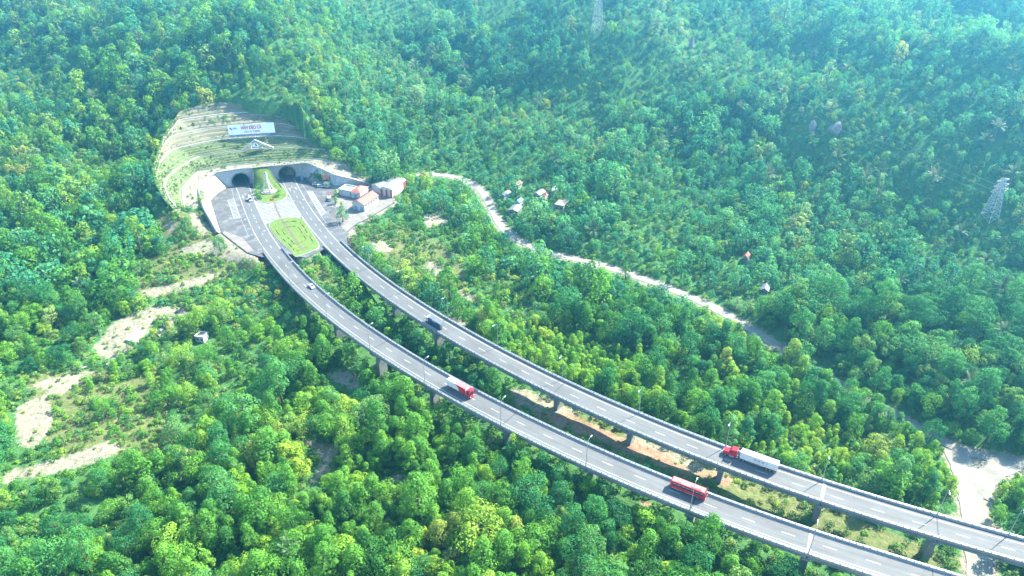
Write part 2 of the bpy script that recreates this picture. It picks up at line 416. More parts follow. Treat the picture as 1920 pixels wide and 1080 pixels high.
LINES = {
 0: [(376,388,4.5),(372,352,9),(390,335,10.5),(409,322,11),(447,317,11),(481,314,11),(504,311.5,11),(545,308,11),(575,305,11),(603,316,9.4),(629,328,7.6),(660,337,4.5),(690,345,1)],
 1: [(349,396,3.5),(344,372,7.5),(344,352,10.5),(372,322,11.5),(405,315,11.6),(447,309,11.6),(491,306,11.6),(558,302,11.6),(599,299,11.6),(645,308,9.5),(700,330,4)],
 2: [(341,399,4.5),(318,372,11),(310,350,15),(314,334,16.8),(335.5,316,17.2),(372,294,17.4),(447,283,17.5),(558,277,17.5),(612,281,15.5),(660,295,11)],
 3: [(333,401,5),(302,368,13.5),(291,340,19),(300,305,22),(327,280,23),(391,266,23.2),(433,260.5,23.2),(520,255,23.2),(565,258,21.5),(610,270,16)],
 4: [(326,398,5.5),(296,355,16),(288,330,21.5),(300,285,26),(319,257,28.3),(377,242.5,28.8),(424,238,28.8),(500,231,28.8),(535,233,28),(580,247,23.5)],
 5: [(322,394,6),(292,348,18),(286,322,23),(304,266,29),(335,226,34),(405,216,34.4),(460,211,34.4),(495,212,33.5),(545,226,29.5)],
 6: [(318,390,6),(290,343,19),(285,316,24),(306,255,31),(338,207,38),(391,192.5,40.5),(427,191,40.5),(460,198,38.8),(490,207,35.5),(540,222,30.5)]}
def resample(L, n):
    P = np.array([gp(*p) for p in L]); t = np.concatenate([[0], np.cumsum(np.linalg.norm(np.diff(P, axis=0), axis=1))])
    k = np.linspace(0, t[-1], n)
    Q = np.stack([np.interp(k, t, P[:, i]) for i in range(3)], 1)
    for _ in range(2):
        Q[1:-1] = (Q[:-2] + 2 * Q[1:-1] + Q[2:]) / 4
    return Q
NCOL = 90
ROWS = [resample(LINES[i], NCOL) for i in range(7)]
CUT_OUT = [tuple(p[:2]) for p in ROWS[0]] + [tuple(p[:2]) for p in ROWS[6][::-1]]
ctrl = [tuple(gp(*p)) for p in CTRL] + [tuple(gp(*p)) for p in OLD_ROAD + SIDE_ROAD]
ctrl += [tuple(p) for p in ROWS[6][::6]] + [tuple(ROWS[i][0]) for i in range(7)] + [tuple(ROWS[i][-1]) for i in range(7)] + [tuple(p) for p in ROWS[3][10:80:8]]
ctrl += [(p[0], p[1], -0.3) for p in PLAZA if p[1] < 372]
for P in (PA, PB):
    for st in range(40, 96, 12): ctrl.append((*P.at(st)[:2], -0.4))
for x in range(-900, 1101, 200):
    ctrl.append((x, 900, 128 + 12 * math.sin(x * 0.011))); ctrl.append((x, 1250, 150))
for y in range(150, 800, 150):
    ctrl.append((-620, y, 50 + (y - 150) * 0.12)); ctrl.append((800, y, 40 + (y - 150) * 0.13))
ctrl = np.array(ctrl)
def tps_fit(C, lam):
    n = len(C); X = C[:, :2] / 100.0
    d = np.linalg.norm(X[:, None] - X[None], axis=2)
    K = np.where(d > 0, d * d * np.log(d + 1e-9), 0) + lam * np.eye(n)
    Pm = np.hstack([np.ones((n, 1)), X]); A = np.zeros((n + 3, n + 3))
    A[:n, :n] = K; A[:n, n:] = Pm; A[n:, :n] = Pm.T
    w = np.linalg.solve(A, np.concatenate([C[:, 2], np.zeros(3)]))
    return X, w
TX, TW = tps_fit(ctrl, 0.004)
def lattice_noise(x, y, cell, seed):
    rr = np.random.default_rng(seed); G = rr.random((256, 256)) * 2 - 1
    gx, gy = x / cell, y / cell
    ix, iy = np.floor(gx).astype(int), np.floor(gy).astype(int)
    fx, fy = gx - ix, gy - iy
    fx, fy = fx * fx * (3 - 2 * fx), fy * fy * (3 - 2 * fy)
    g = lambda a, b: G[a % 256, b % 256]
    return (g(ix, iy) * (1 - fx) + g(ix + 1, iy) * fx) * (1 - fy) + (g(ix, iy + 1) * (1 - fx) + g(ix + 1, iy + 1) * fx) * fy
ROADS3 = [(np.array([gp(*p) for p in OLD_ROAD]), 2.6), (np.array([gp(*p) for p in SIDE_ROAD]), 4.2), (np.array([gp(*p) for p in SIDE_ROAD2]), 4.0)]
def smooth_line(P, n):
    t = np.concatenate([[0], np.cumsum(np.linalg.norm(np.diff(P[:, :2], axis=0), axis=1))])
    k = np.linspace(0, t[-1], n)
    Q = np.stack([np.interp(k, t, P[:, i]) for i in range(3)], 1)
    for _ in range(6): Q[1:-1] = (Q[:-2] + 2 * Q[1:-1] + Q[2:]) / 4
    return Q
ROADS3 = [(smooth_line(P, 120 if len(P) > 10 else 40), w) for P, w in ROADS3]
HOLE = [tuple(p[:2]) for p in ROWS[0][6:66]] + [tuple(p[:2]) for p in ROWS[3][66:14:-1]]
ROWD = np.vstack([ROWS[i] + (ROWS[i + 1] - ROWS[i]) * t for i in range(6) for t in (0, .25, .5, .75)] + [ROWS[6]])
def terrain(x, y):
    x = np.asarray(x, float); y = np.asarray(y, float)
    z = np.empty(len(x)); n = len(TX)
    for i in range(0, len(x), 20000):
        q = np.stack([x[i:i + 20000], y[i:i + 20000]], 1) / 100.0
        d = np.linalg.norm(q[:, None] - TX[None], axis=2)
        z[i:i + 20000] = (d * d * np.log(d + 1e-9)) @ TW[:n] + TW[n] + q @ TW[n + 1:]
    XY = np.stack([x, y], 1)
    far = np.clip((y - 250) / 300, 0, 1)
    hill = np.clip((z - 4) / 20, 0, 1)
    nz = lattice_noise(x, y, 38, 1) * 5.0 * hill + lattice_noise(x, y, 15, 2) * (0.5 + 1.1 * hill) + lattice_noise(x, y, 6, 3) * 0.35
    nz += lattice_noise(x, y, 85, 4) * 12 * hill * far
    fu = (x * 0.80 + y * 0.60) / 62.0; fv = (-x * 0.60 + y * 0.80) / 210.0
    fold = 1 - np.abs(lattice_noise(fu * 10, fv * 10, 10, 51)) * 2
    nz += fold * 11.5 * np.clip((z - 12) / 22, 0, 1) * np.clip((x + 120) / 90, 0, 1) + lattice_noise(fu * 10 + 33, fv * 10, 10, 52) * 6 * np.clip((z - 12) / 22, 0, 1)
    cut = in_poly(XY, CUT_OUT)
    dp, _ = poly_dist(XY, [*PLAZA, PLAZA[0]]); inp = in_poly(XY, PLAZA)
    flat = np.where(inp, 1.0, np.clip(1 - dp / 9.0, 0, 1))
    z = z + nz * (1 - flat) * np.where(cut, 0, 1)
    z = z * (1 - flat) + (-0.45) * flat
    for P, st0 in ((PA, None), (PB, None)):
        d, bi = poly_dist(XY, np.column_stack([P.P[::5]]))
        m = (d < 9) & (bi * 5 > 95)
        z = np.where(m, np.minimum(z, -4.0), z)
    ci = np.nonzero(cut)[0]
    for i in range(0, len(ci), 4000):
        k = ci[i:i + 4000]; dd = ((XY[k][:, None] - ROWD[None, :, :2]) ** 2).sum(2); j = np.argpartition(dd, 2, axis=1)[:, :3]
        z[k] = np.minimum(z[k], ROWD[j, 2].min(1)) - 2.2
    z = np.where(in_poly(XY, HOLE), -1.2, z)
    z = np.minimum(z, 158.0)
    for L, w in ROADS3:
        d, bi = poly_dist(XY, L)
        zi = np.interp(bi, np.arange(len(L)), L[:, 2])
        k = np.clip((d - w - 0.8) / 5.0, 0, 1); k = k * k * (3 - 2 * k)
        z = np.where(d < w + 6, zi * (1 - k) + z * k, z)
    return z

# ground tints, as polygons seen from above (bare soil, red cut earth, dry grass)
PATCH = {'soil': [
 [(1772,838),(1800,840),(1940,872),(1930,890),(1880,890),(1855,915),(1842,960),(1842,1000),(1818,1000),(1812,940),(1795,890)],
 [(30,760),(90,735),(110,790),(60,850),(20,830)],[(0,885),(110,858),(210,822),(240,846),(150,880),(0,912)],[(50,722),(120,700),(200,690),(240,660),(200,690),(110,745)],
 [(170,655),(215,600),(290,570),(350,575),(356,590),(300,600),(250,655),(190,680)],[(255,545),(330,530),(400,508),(425,512),(360,545),(275,560)],
 [(304,418),(330,405),(340,430),(312,440)],[(352,402),(372,396),(404,438),(384,446),(362,425)],[(395,446),(440,468),(486,488),(440,498),(400,478),(330,478),(340,465)],
 [(570,922),(600,860),(580,838),(520,822),(515,812),(640,832),(632,876),(590,912)],[(700,888),(770,893),(800,905),(740,908)],
 [(642,424),(690,408),(740,384),(716,402),(676,424),(664,446),(650,446)],[(690,455),(726,450),(742,470),(712,478)],[(790,495),(815,488),(838,512),(815,520)],[(845,530),(895,555),(905,580),(870,560)],
 [(1170,800),(1240,830),(1330,880),(1390,905),(1330,905),(1250,870),(1180,850)],[(790,405),(830,395),(845,420),(800,430)],
 [(960,720),(1040,748),(1100,775),(1060,790),(990,770),(950,745)],[(1030,385),(1066,380),(1070,392),(1040,400)],
 [(1770,950),(1790,975),(1790,1010),(1760,985)],[(1840,960),(1880,990),(1900,1040),(1850,1040)],[(540,560),(575,590),(560,600)],[(830,585),(875,600),(905,640),(860,625)],[(600,700),(660,690),(700,740),(650,730)],[(1180,500),(1240,540),(1330,570),(1200,535)]],
 'red': [[(985,770),(1070,775),(1160,815),(1240,845),(1290,880),(1370,890),(1375,925),(1330,900),(1260,885),(1180,850),(1060,805)],[(930,800),(950,812),(934,814)],[(990,845),(1015,852),(1004,860)],[(1190,930),(1235,945),(1225,958),(1195,945)],[(1340,880),(1380,895),(1360,915)]],
 'grass': [[(298,400),(372,396),(415,440),(490,490),(440,510),(330,490),(290,450)],[(655,430),(760,425),(860,470),(880,560),(800,545),(700,490)],[(940,740),(1180,800),(1400,890),(1700,1010),(1900,1075),(1700,1060),(1350,940),(1100,840),(930,770)],[(640,400),(760,440),(860,540),(740,510),(650,460)],[(560,500),(600,490),(640,540),(600,530)],[(40,700),(300,690),(330,850),(100,860)],[(250,480),(420,470),(480,500),(330,560),(240,560)]]}

def axis(lo, a, b, hi, fine, coarse):
    return np.concatenate([np.arange(lo, a, coarse), np.arange(a, b, fine), np.arange(b, hi + coarse, coarse)])
gx, gy = axis(-760, -230, 230, 980, 1.5, 9.0), axis(30, 110, 520, 1300, 1.5, 9.0)
GX, GY = np.meshgrid(gx, gy)
fx, fy = GX.ravel(), GY.ravel()
fz = terrain(fx, fy)
GV = np.stack([fx, fy, fz], 1)
GPX, _ = project(GV)
def ray_ground(px, py, lift=0.0):
    """where the line of sight through a photo point first meets the ground (raised by lift)"""
    d = np.arange(140.0, 1100.0, 1.0); u, v = (px - 960.0) / F, (py - 540.0) / F
    X, Y, Z = u * d, d * (CP - v * SP), H - d * (SP + v * CP)
    g = terrain(X, Y) + lift
    k = int(np.argmax(g >= Z)) if (g >= Z).any() else len(d) - 1
    return Vector((X[k], Y[k], g[k] - lift))
def ground_z(x, y):
    return float(terrain([x], [y])[0])
nx, ny = len(gx), len(gy)
ii = (np.arange(ny - 1)[:, None] * nx + np.arange(nx - 1)[None]).ravel()
gf = np.stack([ii, ii + 1, ii + nx + 1, ii + nx], 1)
gm = bpy.data.meshes.new('ground')
gm.vertices.add(len(GV)); gm.vertices.foreach_set('co', GV.ravel())
gm.loops.add(len(gf) * 4); gm.loops.foreach_set('vertex_index', gf.ravel().astype(np.int32))
gm.polygons.add(len(gf)); gm.polygons.foreach_set('loop_start', np.arange(0, len(gf) * 4, 4, dtype=np.int32))
gm.polygons.foreach_set('use_smooth', np.ones(len(gf), bool))
gm.update(calc_edges=True)
tint = np.zeros((len(GV), 4), np.float32); tint[:, 3] = 1
for ch, key in enumerate(('soil', 'red', 'grass')):
    for poly in PATCH[key]:
        tint[in_poly(GPX, poly), ch] = .72 if ch == 0 else .8 if ch == 1 else 1
for L, w in ROADS3:
    d, _ = poly_dist(GV, L); tint[:, 0] = np.maximum(tint[:, 0], np.clip(1.3 - (d - w) / 2.5, 0, 1) * 0.8)
dpl, _ = poly_dist(GV, [*PLAZA, PLAZA[0]])
tint[:, 0] = np.maximum(tint[:, 0], np.where(in_poly(GV[:, :2], PLAZA), 1, np.clip(1 - dpl / 5, 0, 1)) * (fy < 460))
T2 = tint.reshape(ny, nx, 4)
for _ in range(2):
    T2[1:-1, 1:-1] = (T2[1:-1, 1:-1] * 2 + T2[:-2, 1:-1] + T2[2:, 1:-1] + T2[1:-1, :-2] + T2[1:-1, 2:]) / 6
ca = gm.color_attributes.new('cover', 'FLOAT_COLOR', 'POINT'); ca.data.foreach_set('color', T2.ravel())
def ground_mat():
    m = bpy.data.materials.new('hillside_ground'); m.use_nodes = True
    nt = m.node_tree; b = nt.nodes['Principled BSDF']
    pos = nn(nt, 'ShaderNodeNewGeometry').outputs['Position']
    at_ = nn(nt, 'ShaderNodeAttribute', attribute_name='cover')
    sp = nn(nt, 'ShaderNodeSeparateColor'); nt.links.new(at_.outputs['Color'], sp.inputs[0])
    n1, n2, n3 = noise(nt, 0.11, 5, 0.7, pos), noise(nt, 0.6, 5, 0.7, pos), noise(nt, 3.0, 3, 0.6, pos)
    floor = ramp(nt, n2, [(0.3, (0.030, 0.085, 0.026)), (0.55, (0.052, 0.140, 0.036)), (0.75, (0.095, 0.160, 0.048))])
    grass = ramp(nt, n2, [(0.3, (0.057, 0.090, 0.025)), (0.5, (0.100, 0.123, 0.040)), (0.72, (0.195, 0.171, 0.085))])
    soil = ramp(nt, n2, [(0.28, (0.136, 0.120, 0.076)), (0.5, (0.208, 0.188, 0.132)), (0.72, (0.288, 0.268, 0.208))])
    red = ramp(nt, n2, [(0.28, (0.165, 0.085, 0.052)), (0.5, (0.225, 0.145, 0.092)), (0.75, (0.29, 0.225, 0.155))])
    n12 = mix(nt, .5, noise(nt, 0.22, 5, 0.75, pos), n2)
    def edge(sock, wgt):
        a = nn(nt, 'ShaderNodeMath', operation='MULTIPLY_ADD'); nt.links.new(n12, a.inputs[0]); a.inputs[1].default_value = wgt; nt.links.new(sock, a.inputs[2])
        h2 = nn(nt, 'ShaderNodeMath', operation='MULTIPLY'); nt.links.new(a.outputs[0], h2.inputs[0]); h2.inputs[1].default_value = 0.5
        return ramp(nt, h2.outputs[0], [((0.5 + wgt * 0.44) / 2, 0.0), ((0.5 + wgt * 0.58) / 2, 1.0)])
    c = mix(nt, edge(sp.outputs[2], 1.2), floor, grass)
    c = mix(nt, edge(sp.outputs[0], 1.8), c, soil)
    c = mix(nt, edge(sp.outputs[1], 1.3), c, red)
    c = mix(nt, 1.0, c, ramp(nt, n3, [(0.3, 0.72), (0.7, 1.1)]), 'MULTIPLY')
    nt.links.new(c, b.inputs['Base Color']); b.inputs['Roughness'].default_value = 0.95; b.inputs['Specular IOR Level'].default_value = 0.15
    bp = nn(nt, 'ShaderNodeBump'); bp.inputs['Strength'].default_value = 0.9; bp.inputs['Distance'].default_value = 0.5
    nt.links.new(n2, bp.inputs['Height']); nt.links.new(bp.outputs[0], b.inputs['Normal'])
    return m
gm.materials.append(ground_mat())
ground = bpy.data.objects.new('ground', gm); COL.objects.link(ground)
tag(ground, 'forested hillside and valley floor with bare soil patches', kind='structure')

# the old dirt road, the junction and its track under the viaducts
def ribbon(name, L, w, lift, label, matl):
    mb = MB(); n = len(L); vs = []
    rr = random.Random(len(name))
    for i in range(n):
        t = L[min(i + 1, n - 1)] - L[max(i - 1, 0)]; t = t[:2] / np.linalg.norm(t[:2]); nrm = np.array([-t[1], t[0]])
        for k, f in enumerate((-1, -0.5, 0, 0.5, 1)):
            ww = w + (rr.uniform(-0.35, 0.35) if abs(f) == 1 else 0)
            q = L[i][:2] + nrm * f * ww
            vs.append((q[0], q[1], L[i][2] + lift + (0.0 if abs(f) == 1 else 0.06)))
    fs = [(i * 5 + k, i * 5 + k + 1, i * 5 + k + 6, i * 5 + k + 5) for i in range(n - 1) for k in range(4)]
    mb.add(vs, fs); o = mb.build(name, matl, smooth=True)
    return tag(o, label, kind='structure')
ribbon('dirt_road', ROADS3[0][0], ROADS3[0][1], 0.16, 'pale old dirt road winding along the foot of the mountain', DIRT)
ribbon('dirt_track', ROADS3[1][0], ROADS3[1][1], 0.20, 'pale dirt track running from the junction under the viaducts', DIRT)
ribbon('dirt_track', ROADS3[2][0], ROADS3[2][1], 0.24, 'short dirt branch rounding the corner of the road junction', DIRT)

# ------------------------------------------------------------------ plaza in front of the tunnel, lawns and painted markings
def uvmesh(name, quads, mats, parent=None, smooth=False):
    me = bpy.data.meshes.new(name)
    vs, fs, uvs, mi = [], [], [], []
    for q in quads:
        pts, uv = q[0], q[1]
        o = len(vs); vs += [tuple(p) for p in pts]; fs.append(list(range(o, o + len(pts)))); uvs += list(uv); mi.append(q[2] if len(q) > 2 else 0)
    me.from_pydata(vs, [], fs)
    l = me.uv_layers.new(name='UVMap')
    for i, u in enumerate(uvs): l.data[i].uv = u
    for m in (mats if isinstance(mats, (list, tuple)) else [mats]): me.materials.append(m)
    me.polygons.foreach_set('material_index', mi)
    o = bpy.data.objects.new(name, me); COL.objects.link(o)
    if parent is not None: o.parent = parent
    return o
def wall_band(name, base, top, matl, parent=None, back=None):
    """a wall face between two 3-D lines, with a cap behind it"""
    quads = []; u = 0.0
    base = [Vector(p) for p in base]; top = [Vector(p) for p in top]
    for i in range(len(base) - 1):
        l = (base[i + 1] - base[i]).length
        h0, h1 = (top[i] - base[i]).length, (top[i + 1] - base[i + 1]).length
        quads.append(([base[i], base[i + 1], top[i + 1], top[i]], [(u, 0), (u + l, 0), (u + l, h1), (u, h0)]))
        if back is not None:
            b0, b1 = top[i] + Vector(back), top[i + 1] + Vector(back)
            quads.append(([top[i], top[i + 1], b1, b0], [(u, 0), (u + l, 0), (u + l, .4), (u, .4)]))
            quads.append(([b0, b1, b1 + Vector((0, 0, -3)), b0 + Vector((0, 0, -3))], [(u, 0), (u + l, 0), (u + l, 3), (u, 3)]))
        u += l
    return uvmesh(name, quads, matl, parent)

mb = MB(); mb.prism(PLAZA, -0.5, 0.0, 0)
plaza = tag(mb.build('plaza_pavement', ASPHALT2), 'grey asphalt forecourt between the twin tunnel mouths and the viaducts', kind='structure')
mb = MB(); mb.prism([gp(*p)[:2] for p in ((420,433),(455,446),(476,470),(464,473),(441,455),(418,438))], -0.3, 0.02)
mb.build('concrete_apron', mat('brown_concrete', (0.247, 0.217, 0.188), 0.9, 0.3, 0.2, 1.2), plaza)
mb = MB(); mb.prism([gp(*p)[:2] for p in ((628,354),(640,352),(700,348),(724,357),(738,379),(712,395),(690,409),(668,419),(650,434),(642,428),(630,397))], -0.3, 0.02)
mb.build('concrete_yard', mat('pinkish_concrete_yard', (0.21, 0.19, 0.165), 0.9, 0.25, 0.2, 1.0, dirt=(0.34, 0.30, 0.25)), plaza)

sA0, _ = PA.station(495, 478); sB0, _ = PB.station(611, 463)
def blend(P, s):
    s0 = sA0 if P is PA else sB0
    return min(1.0, max(0.0, (s - s0 + 25) / 50))
def lane(P, s, which):
    k = blend(P, s); sg = 1 if P is PA else -1
    a = {'mid': 0.0, 'outer': -3.8, 'inner': 3.8}[which]; b = {'mid': 0.62, 'outer': -2.95, 'inner': 4.2}[which]
    return sg * (a + (b - a) * k)
def painted(P, s0, s1, which, w, z):
    mb = MB(); n = max(1, int((s1 - s0) / 2.5)); vs = []
    for k in range(n + 1):
        s = s0 + (s1 - s0) * k / n; o = lane(P, s, which)
        vs += [P.at(s, o - w / 2, z), P.at(s, o + w / 2, z)]
    mb.add(vs, [(2 * k, 2 * k + 1, 2 * k + 3, 2 * k + 2) for k in range(n)])
    return mb
for P, s0, lab in ((PA, sA0, 'approach road from the left tunnel to the lower viaduct'), (PB, sB0, 'approach road from the upper viaduct to the right tunnel')):
    mb = MB(); n = int((s0 + 50) / 2.5); vs = []
    for k in range(n + 1):
        s = -50 + (s0 + 50) * k / n
        vs += [P.at(s, -4.4, 0.008), P.at(s, 4.4, 0.008)]
    mb.add(vs, [(2 * k, 2 * k + 1, 2 * k + 3, 2 * k + 2) for k in range(n)])
    road = tag(mb.build('road', ASPHALT), lab, kind='structure')
    painted(P, -40, s0, 'outer', 0.28, 0.016).build('edge_line', PAINT, road)
    painted(P, -40, s0, 'inner', 0.28, 0.016).build('edge_line', PAINT, road)
    s = 14.0
    while s < s0 - 4:
        painted(P, s, s + 3.6, 'mid', 0.24, 0.016).build('lane_dash', PAINT, road); s += 9.0
    for i, off in enumerate((-1.9, 1.9)):                       # lane arrows just outside the mouths
        sg = 1 if P is PA else -1
        b = 17.0
        pts = [(-0.16, 0), (0.16, 0), (0.16, 3.4), (0.75, 3.4), (0, 5.6), (-0.75, 3.4), (-0.16, 3.4)]
        if sg < 0: pts = [(x, 5.6 - y) for x, y in pts]
        mb = MB(); mb.add([P.at(b + y, off + x, 0.017) for x, y in pts], [(0, 1, 2, 6), (3, 4, 5), (2, 3, 5, 6)][:2] + [(6, 2, 4)])
        mb.build('lane_arrow', PAINT, road)

def along(a, b, t): return Vector(a).lerp(Vector(b), t)
# hatched zone between the two lawns
HL = [gp(*p, 0.012) for p in ((476,379),(486,399.6),(497,421))]; HR = [gp(*p, 0.012) for p in ((542,370),(554,388),(567,408))]
def on(L, t):
    x = t * (len(L) - 1); i = min(int(x), len(L) - 2); return L[i].lerp(L[i + 1], x - i)
for k in range(17):
    t = k / 17.0
    a0, b0, a1, b1 = on(HL, t), on(HR, t), on(HL, t + 0.019), on(HR, t + 0.019)
    mb = MB(); mb.add([a0, b0, b1, a1], [(0, 1, 2, 3)]); mb.build('hatch_stripe', PAINT, plaza)
for quad, n in ((((427,375),(438,372),(450.5,409),(439.5,410)), 15), (((575,358),(585,358),(611,399.5),(603,405.5)), 18)):
    c = [gp(*p, 0.012) for p in quad]
    for k in range(n + 1):
        t = k / n * 0.97
        mb = MB(); mb.add([along(c[0], c[3], t), along(c[1], c[2], t), along(c[1], c[2], t + 0.016), along(c[0], c[3], t + 0.016)], [(0, 1, 2, 3)]); mb.build('hatch_stripe', PAINT, plaza)
    for a, b in ((c[0], c[3]), (c[1], c[2])):
        d = (b - a).normalized(); nrm = Vector((-d.y, d.x, 0)) * 0.16; up = Vector((0, 0, 0.003))
        mb = MB(); mb.add([a - nrm + up, a + nrm + up, b + nrm + up, b - nrm + up], [(0, 1, 2, 3)]); mb.build('hatch_border', PAINT, plaza)
for pts in (((435,356),(438,372),(452,411),(468,447)), ((563,341),(575,358),(604,407),(615,424))):
    for i in range(len(pts) - 1):
        a, b = gp(*pts[i], 0.012), gp(*pts[i + 1], 0.012); d = b - a; n = int(d.length / 2.0); d.normalize(); nrm = Vector((-d.y, d.x, 0)) * 0.12
        for k in range(n):
            if i == 1: continue
            p = a + d * (2.0 * k); q = p + d * 1.1
            mb = MB(); mb.add([p - nrm, p + nrm, q + nrm, q - nrm], [(0, 1, 2, 3)]); mb.build('border_dash', PAINT, plaza)

def rounded(pts, it=2):
    P = [Vector((p[0], p[1], 0)) for p in pts]
    for _ in range(it):
        Q = []
        for i in range(len(P)):
            a, b = P[i], P[(i + 1) % len(P)]
            Q += [a.lerp(b, 0.22), a.lerp(b, 0.78)]
        P = Q
    return P
def shrink(P, f):
    c = sum(P, Vector()) / len(P); return [c + (p - c) * f for p in P]
isl2 = rounded([gp(*p)[:2] for p in ((502,425),(508,413),(540,407),(566,409),(574,418),(590,444),(603,464),(580,474),(554,484),(546,472),(521,450))])
mb = MB(); mb.prism(isl2, -0.4, 0.16); lawn = mb.build('lawn', CONC_PALE)
tag(lawn, 'bright mown lawn island between the two approach roads', kind='structure')
mb = MB(); mb.prism(shrink(isl2, 0.965), 0.1, 0.24); mb.build('turf', LAWN, lawn)
isl1 = rounded([gp(*p)[:2] for p in ((477,352),(474,362),(478,373),(492,381),(510,381),(530,376),(540,368),(538,360),(528,346),(522,338),(484,342))])
mb = MB(); mb.prism(isl1, -0.4, 0.17); lawn1 = mb.build('lawn', CONC_PALE)
tag(lawn1, 'kerbed lawn round the white tripod monument by the tunnels', kind='structure')
mb = MB(); mb.prism(shrink(isl1, 0.95), 0.1, 0.26); mb.build('turf', LAWN, lawn1)
ROWG = mat('clipped_border_plants', (0.17, 0.15, 0.05), 0.9, 0.4, 0.8, 4.0)
for f_ in (0.74, 0.46):                                     # low planted borders in the lawn
    q_ = shrink(isl2, f_); mb = MB()
    for k in range(len(q_)):
        if k % 3 == 0 or k % 7 == 3: continue
        a, b = q_[k], q_[(k + 1) % len(q_)]; d = (b - a).normalized(); nrm = Vector((-d.y, d.x, 0)) * .28
        mb.add([a - nrm + Vector((0, 0, .2)), a + nrm + Vector((0, 0, .2)), b + nrm + Vector((0, 0, .2)), b - nrm + Vector((0, 0, .2)), a + Vector((0, 0, .55)), b + Vector((0, 0, .55))], [(0, 4, 5, 3), (1, 2, 5, 4), (0, 1, 4), (2, 3, 5)])
    mb.build('planted_border', ROWG, lawn)
# drain channel running down the middle
mb = MB(); dr = [gp(*p, 0.03) for p in ((513,376),(519,394),(527,410.5))] + [gp(*p, 0.27) for p in ((528,411),(541,430),(556,452),(569,469))]
for a, b in zip(dr[:-1], dr[1:]):
    d = (b - a); d.z = 0; d.normalize(); nrm = Vector((-d.y, d.x, 0)) * 0.5; mb.add([a - nrm, a + nrm, b + nrm, b - nrm], [(0, 1, 2, 3)])
mb.build('drain_cover', DRAIN, plaza)

# ------------------------------------------------------------------ terraced cut slope over the tunnels
cut = tag(thing('terraced_slope', ROWS[3][45]), 'terraced grid-beam cut slope rising in benches over the tunnel mouths', kind='structure')
inv = cut.matrix_world.inverted() if False else Matrix.Translation(-Vector(ROWS[3][45]))
EARTH = mat('pale_bench_earth', (0.27, 0.25, 0.19), 0.95, 0.3, 0.2, 1.2, bump=0.2, dirt=(0.30, 0.29, 0.14))
def L3(p): return inv @ Vector(p)
def grid_strip(name, A, B, matl, nsub=1, vscale=True, rough=0.0):
    quads = []; u = 0.0; rr = np.random.default_rng(len(name) + abs(int(A[3][0] * 10)))
    jit = rr.normal(0, rough, (nsub + 1, len(A), 3)) if rough else np.zeros((nsub + 1, len(A), 3))
    jit[0] = 0; jit[-1] = 0
    for i in range(len(A) - 1):
        l = float(np.linalg.norm(A[i + 1] - A[i]))
        for k in range(nsub):
            t0, t1 = k / nsub, (k + 1) / nsub
            P = [A[i] + (B[i] - A[i]) * t0 + jit[k, i], A[i + 1] + (B[i + 1] - A[i + 1]) * t0 + jit[k, i + 1], A[i + 1] + (B[i + 1] - A[i + 1]) * t1 + jit[k + 1, i + 1], A[i] + (B[i] - A[i]) * t1 + jit[k + 1, i]]
            h0, h1 = float(np.linalg.norm(B[i] - A[i])), float(np.linalg.norm(B[i + 1] - A[i + 1]))
            quads.append(([L3(p) for p in P], [(u, h0 * t0), (u + l, h1 * t0), (u + l, h1 * t1), (u, h0 * t1)]))
        u += l
    return uvmesh(name, quads, matl, cut)
grid_strip('bench', ROWS[0], ROWS[1], EARTH, 3, rough=0.1)
for i in range(1, 6):
    A, B = ROWS[i], ROWS[i + 1]
    D = B - A; D[:, 2] = 0; ln = np.linalg.norm(D, axis=1)[:, None] + 1e-6
    C = A + D / ln * np.minimum(1.9, ln * 0.3); C[:, 2] += 0.02
    grid_strip('bench', A, C, EARTH, 1)
    NS = 5 if i < 3 else 3                                                  # planted steps, riser and tread by turns
    stp = [C]
    for q in range(NS):
        t1 = (q + 1) / NS; base = C + (B - C) * t1
        wob = np.cumsum(NR.normal(0, .04, NCOL))[:, None]; wob = np.clip(wob - wob.mean(), -.2, .2)
        rise = C + (B - C) * (q + .36 + wob) / NS; rise[:, 2] = C[:, 2] + (B[:, 2] - C[:, 2]) * (q + .72 + wob[:, 0]) / NS
        stp += [rise, base]
    for q in range(len(stp) - 1):
        face = grid_strip('slope_riser' if q % 2 == 0 else 'slope_step', stp[q], stp[q + 1], SLOPEGRID if i < 3 else SLOPEDRY, 1)
    mb = MB()                                               # the pale kerb on the edge of the bench
    vs = []
    for k in range(NCOL):
        p = L3(A[k]); o = L3(C[k]) - p; o.z = 0
        o = o.normalized() * 0.8 if o.length > 0.2 else Vector((0, 0, 0))
        vs += [p + Vector((0, 0, -0.3)), p + Vector((0, 0, 0.5)), p + o + Vector((0, 0, 0.5)), p + o]
    mb.add(vs, [(4 * k + j, 4 * k + j + 1, 4 * k + j + 5, 4 * k + j + 4) for k in range(2, NCOL - 3) for j in range(3)])
    mb.build('bench_kerb', mat('kerb_concrete', (0.50, 0.49, 0.43), 0.85, 0.2, 0.3, 2.0), cut)

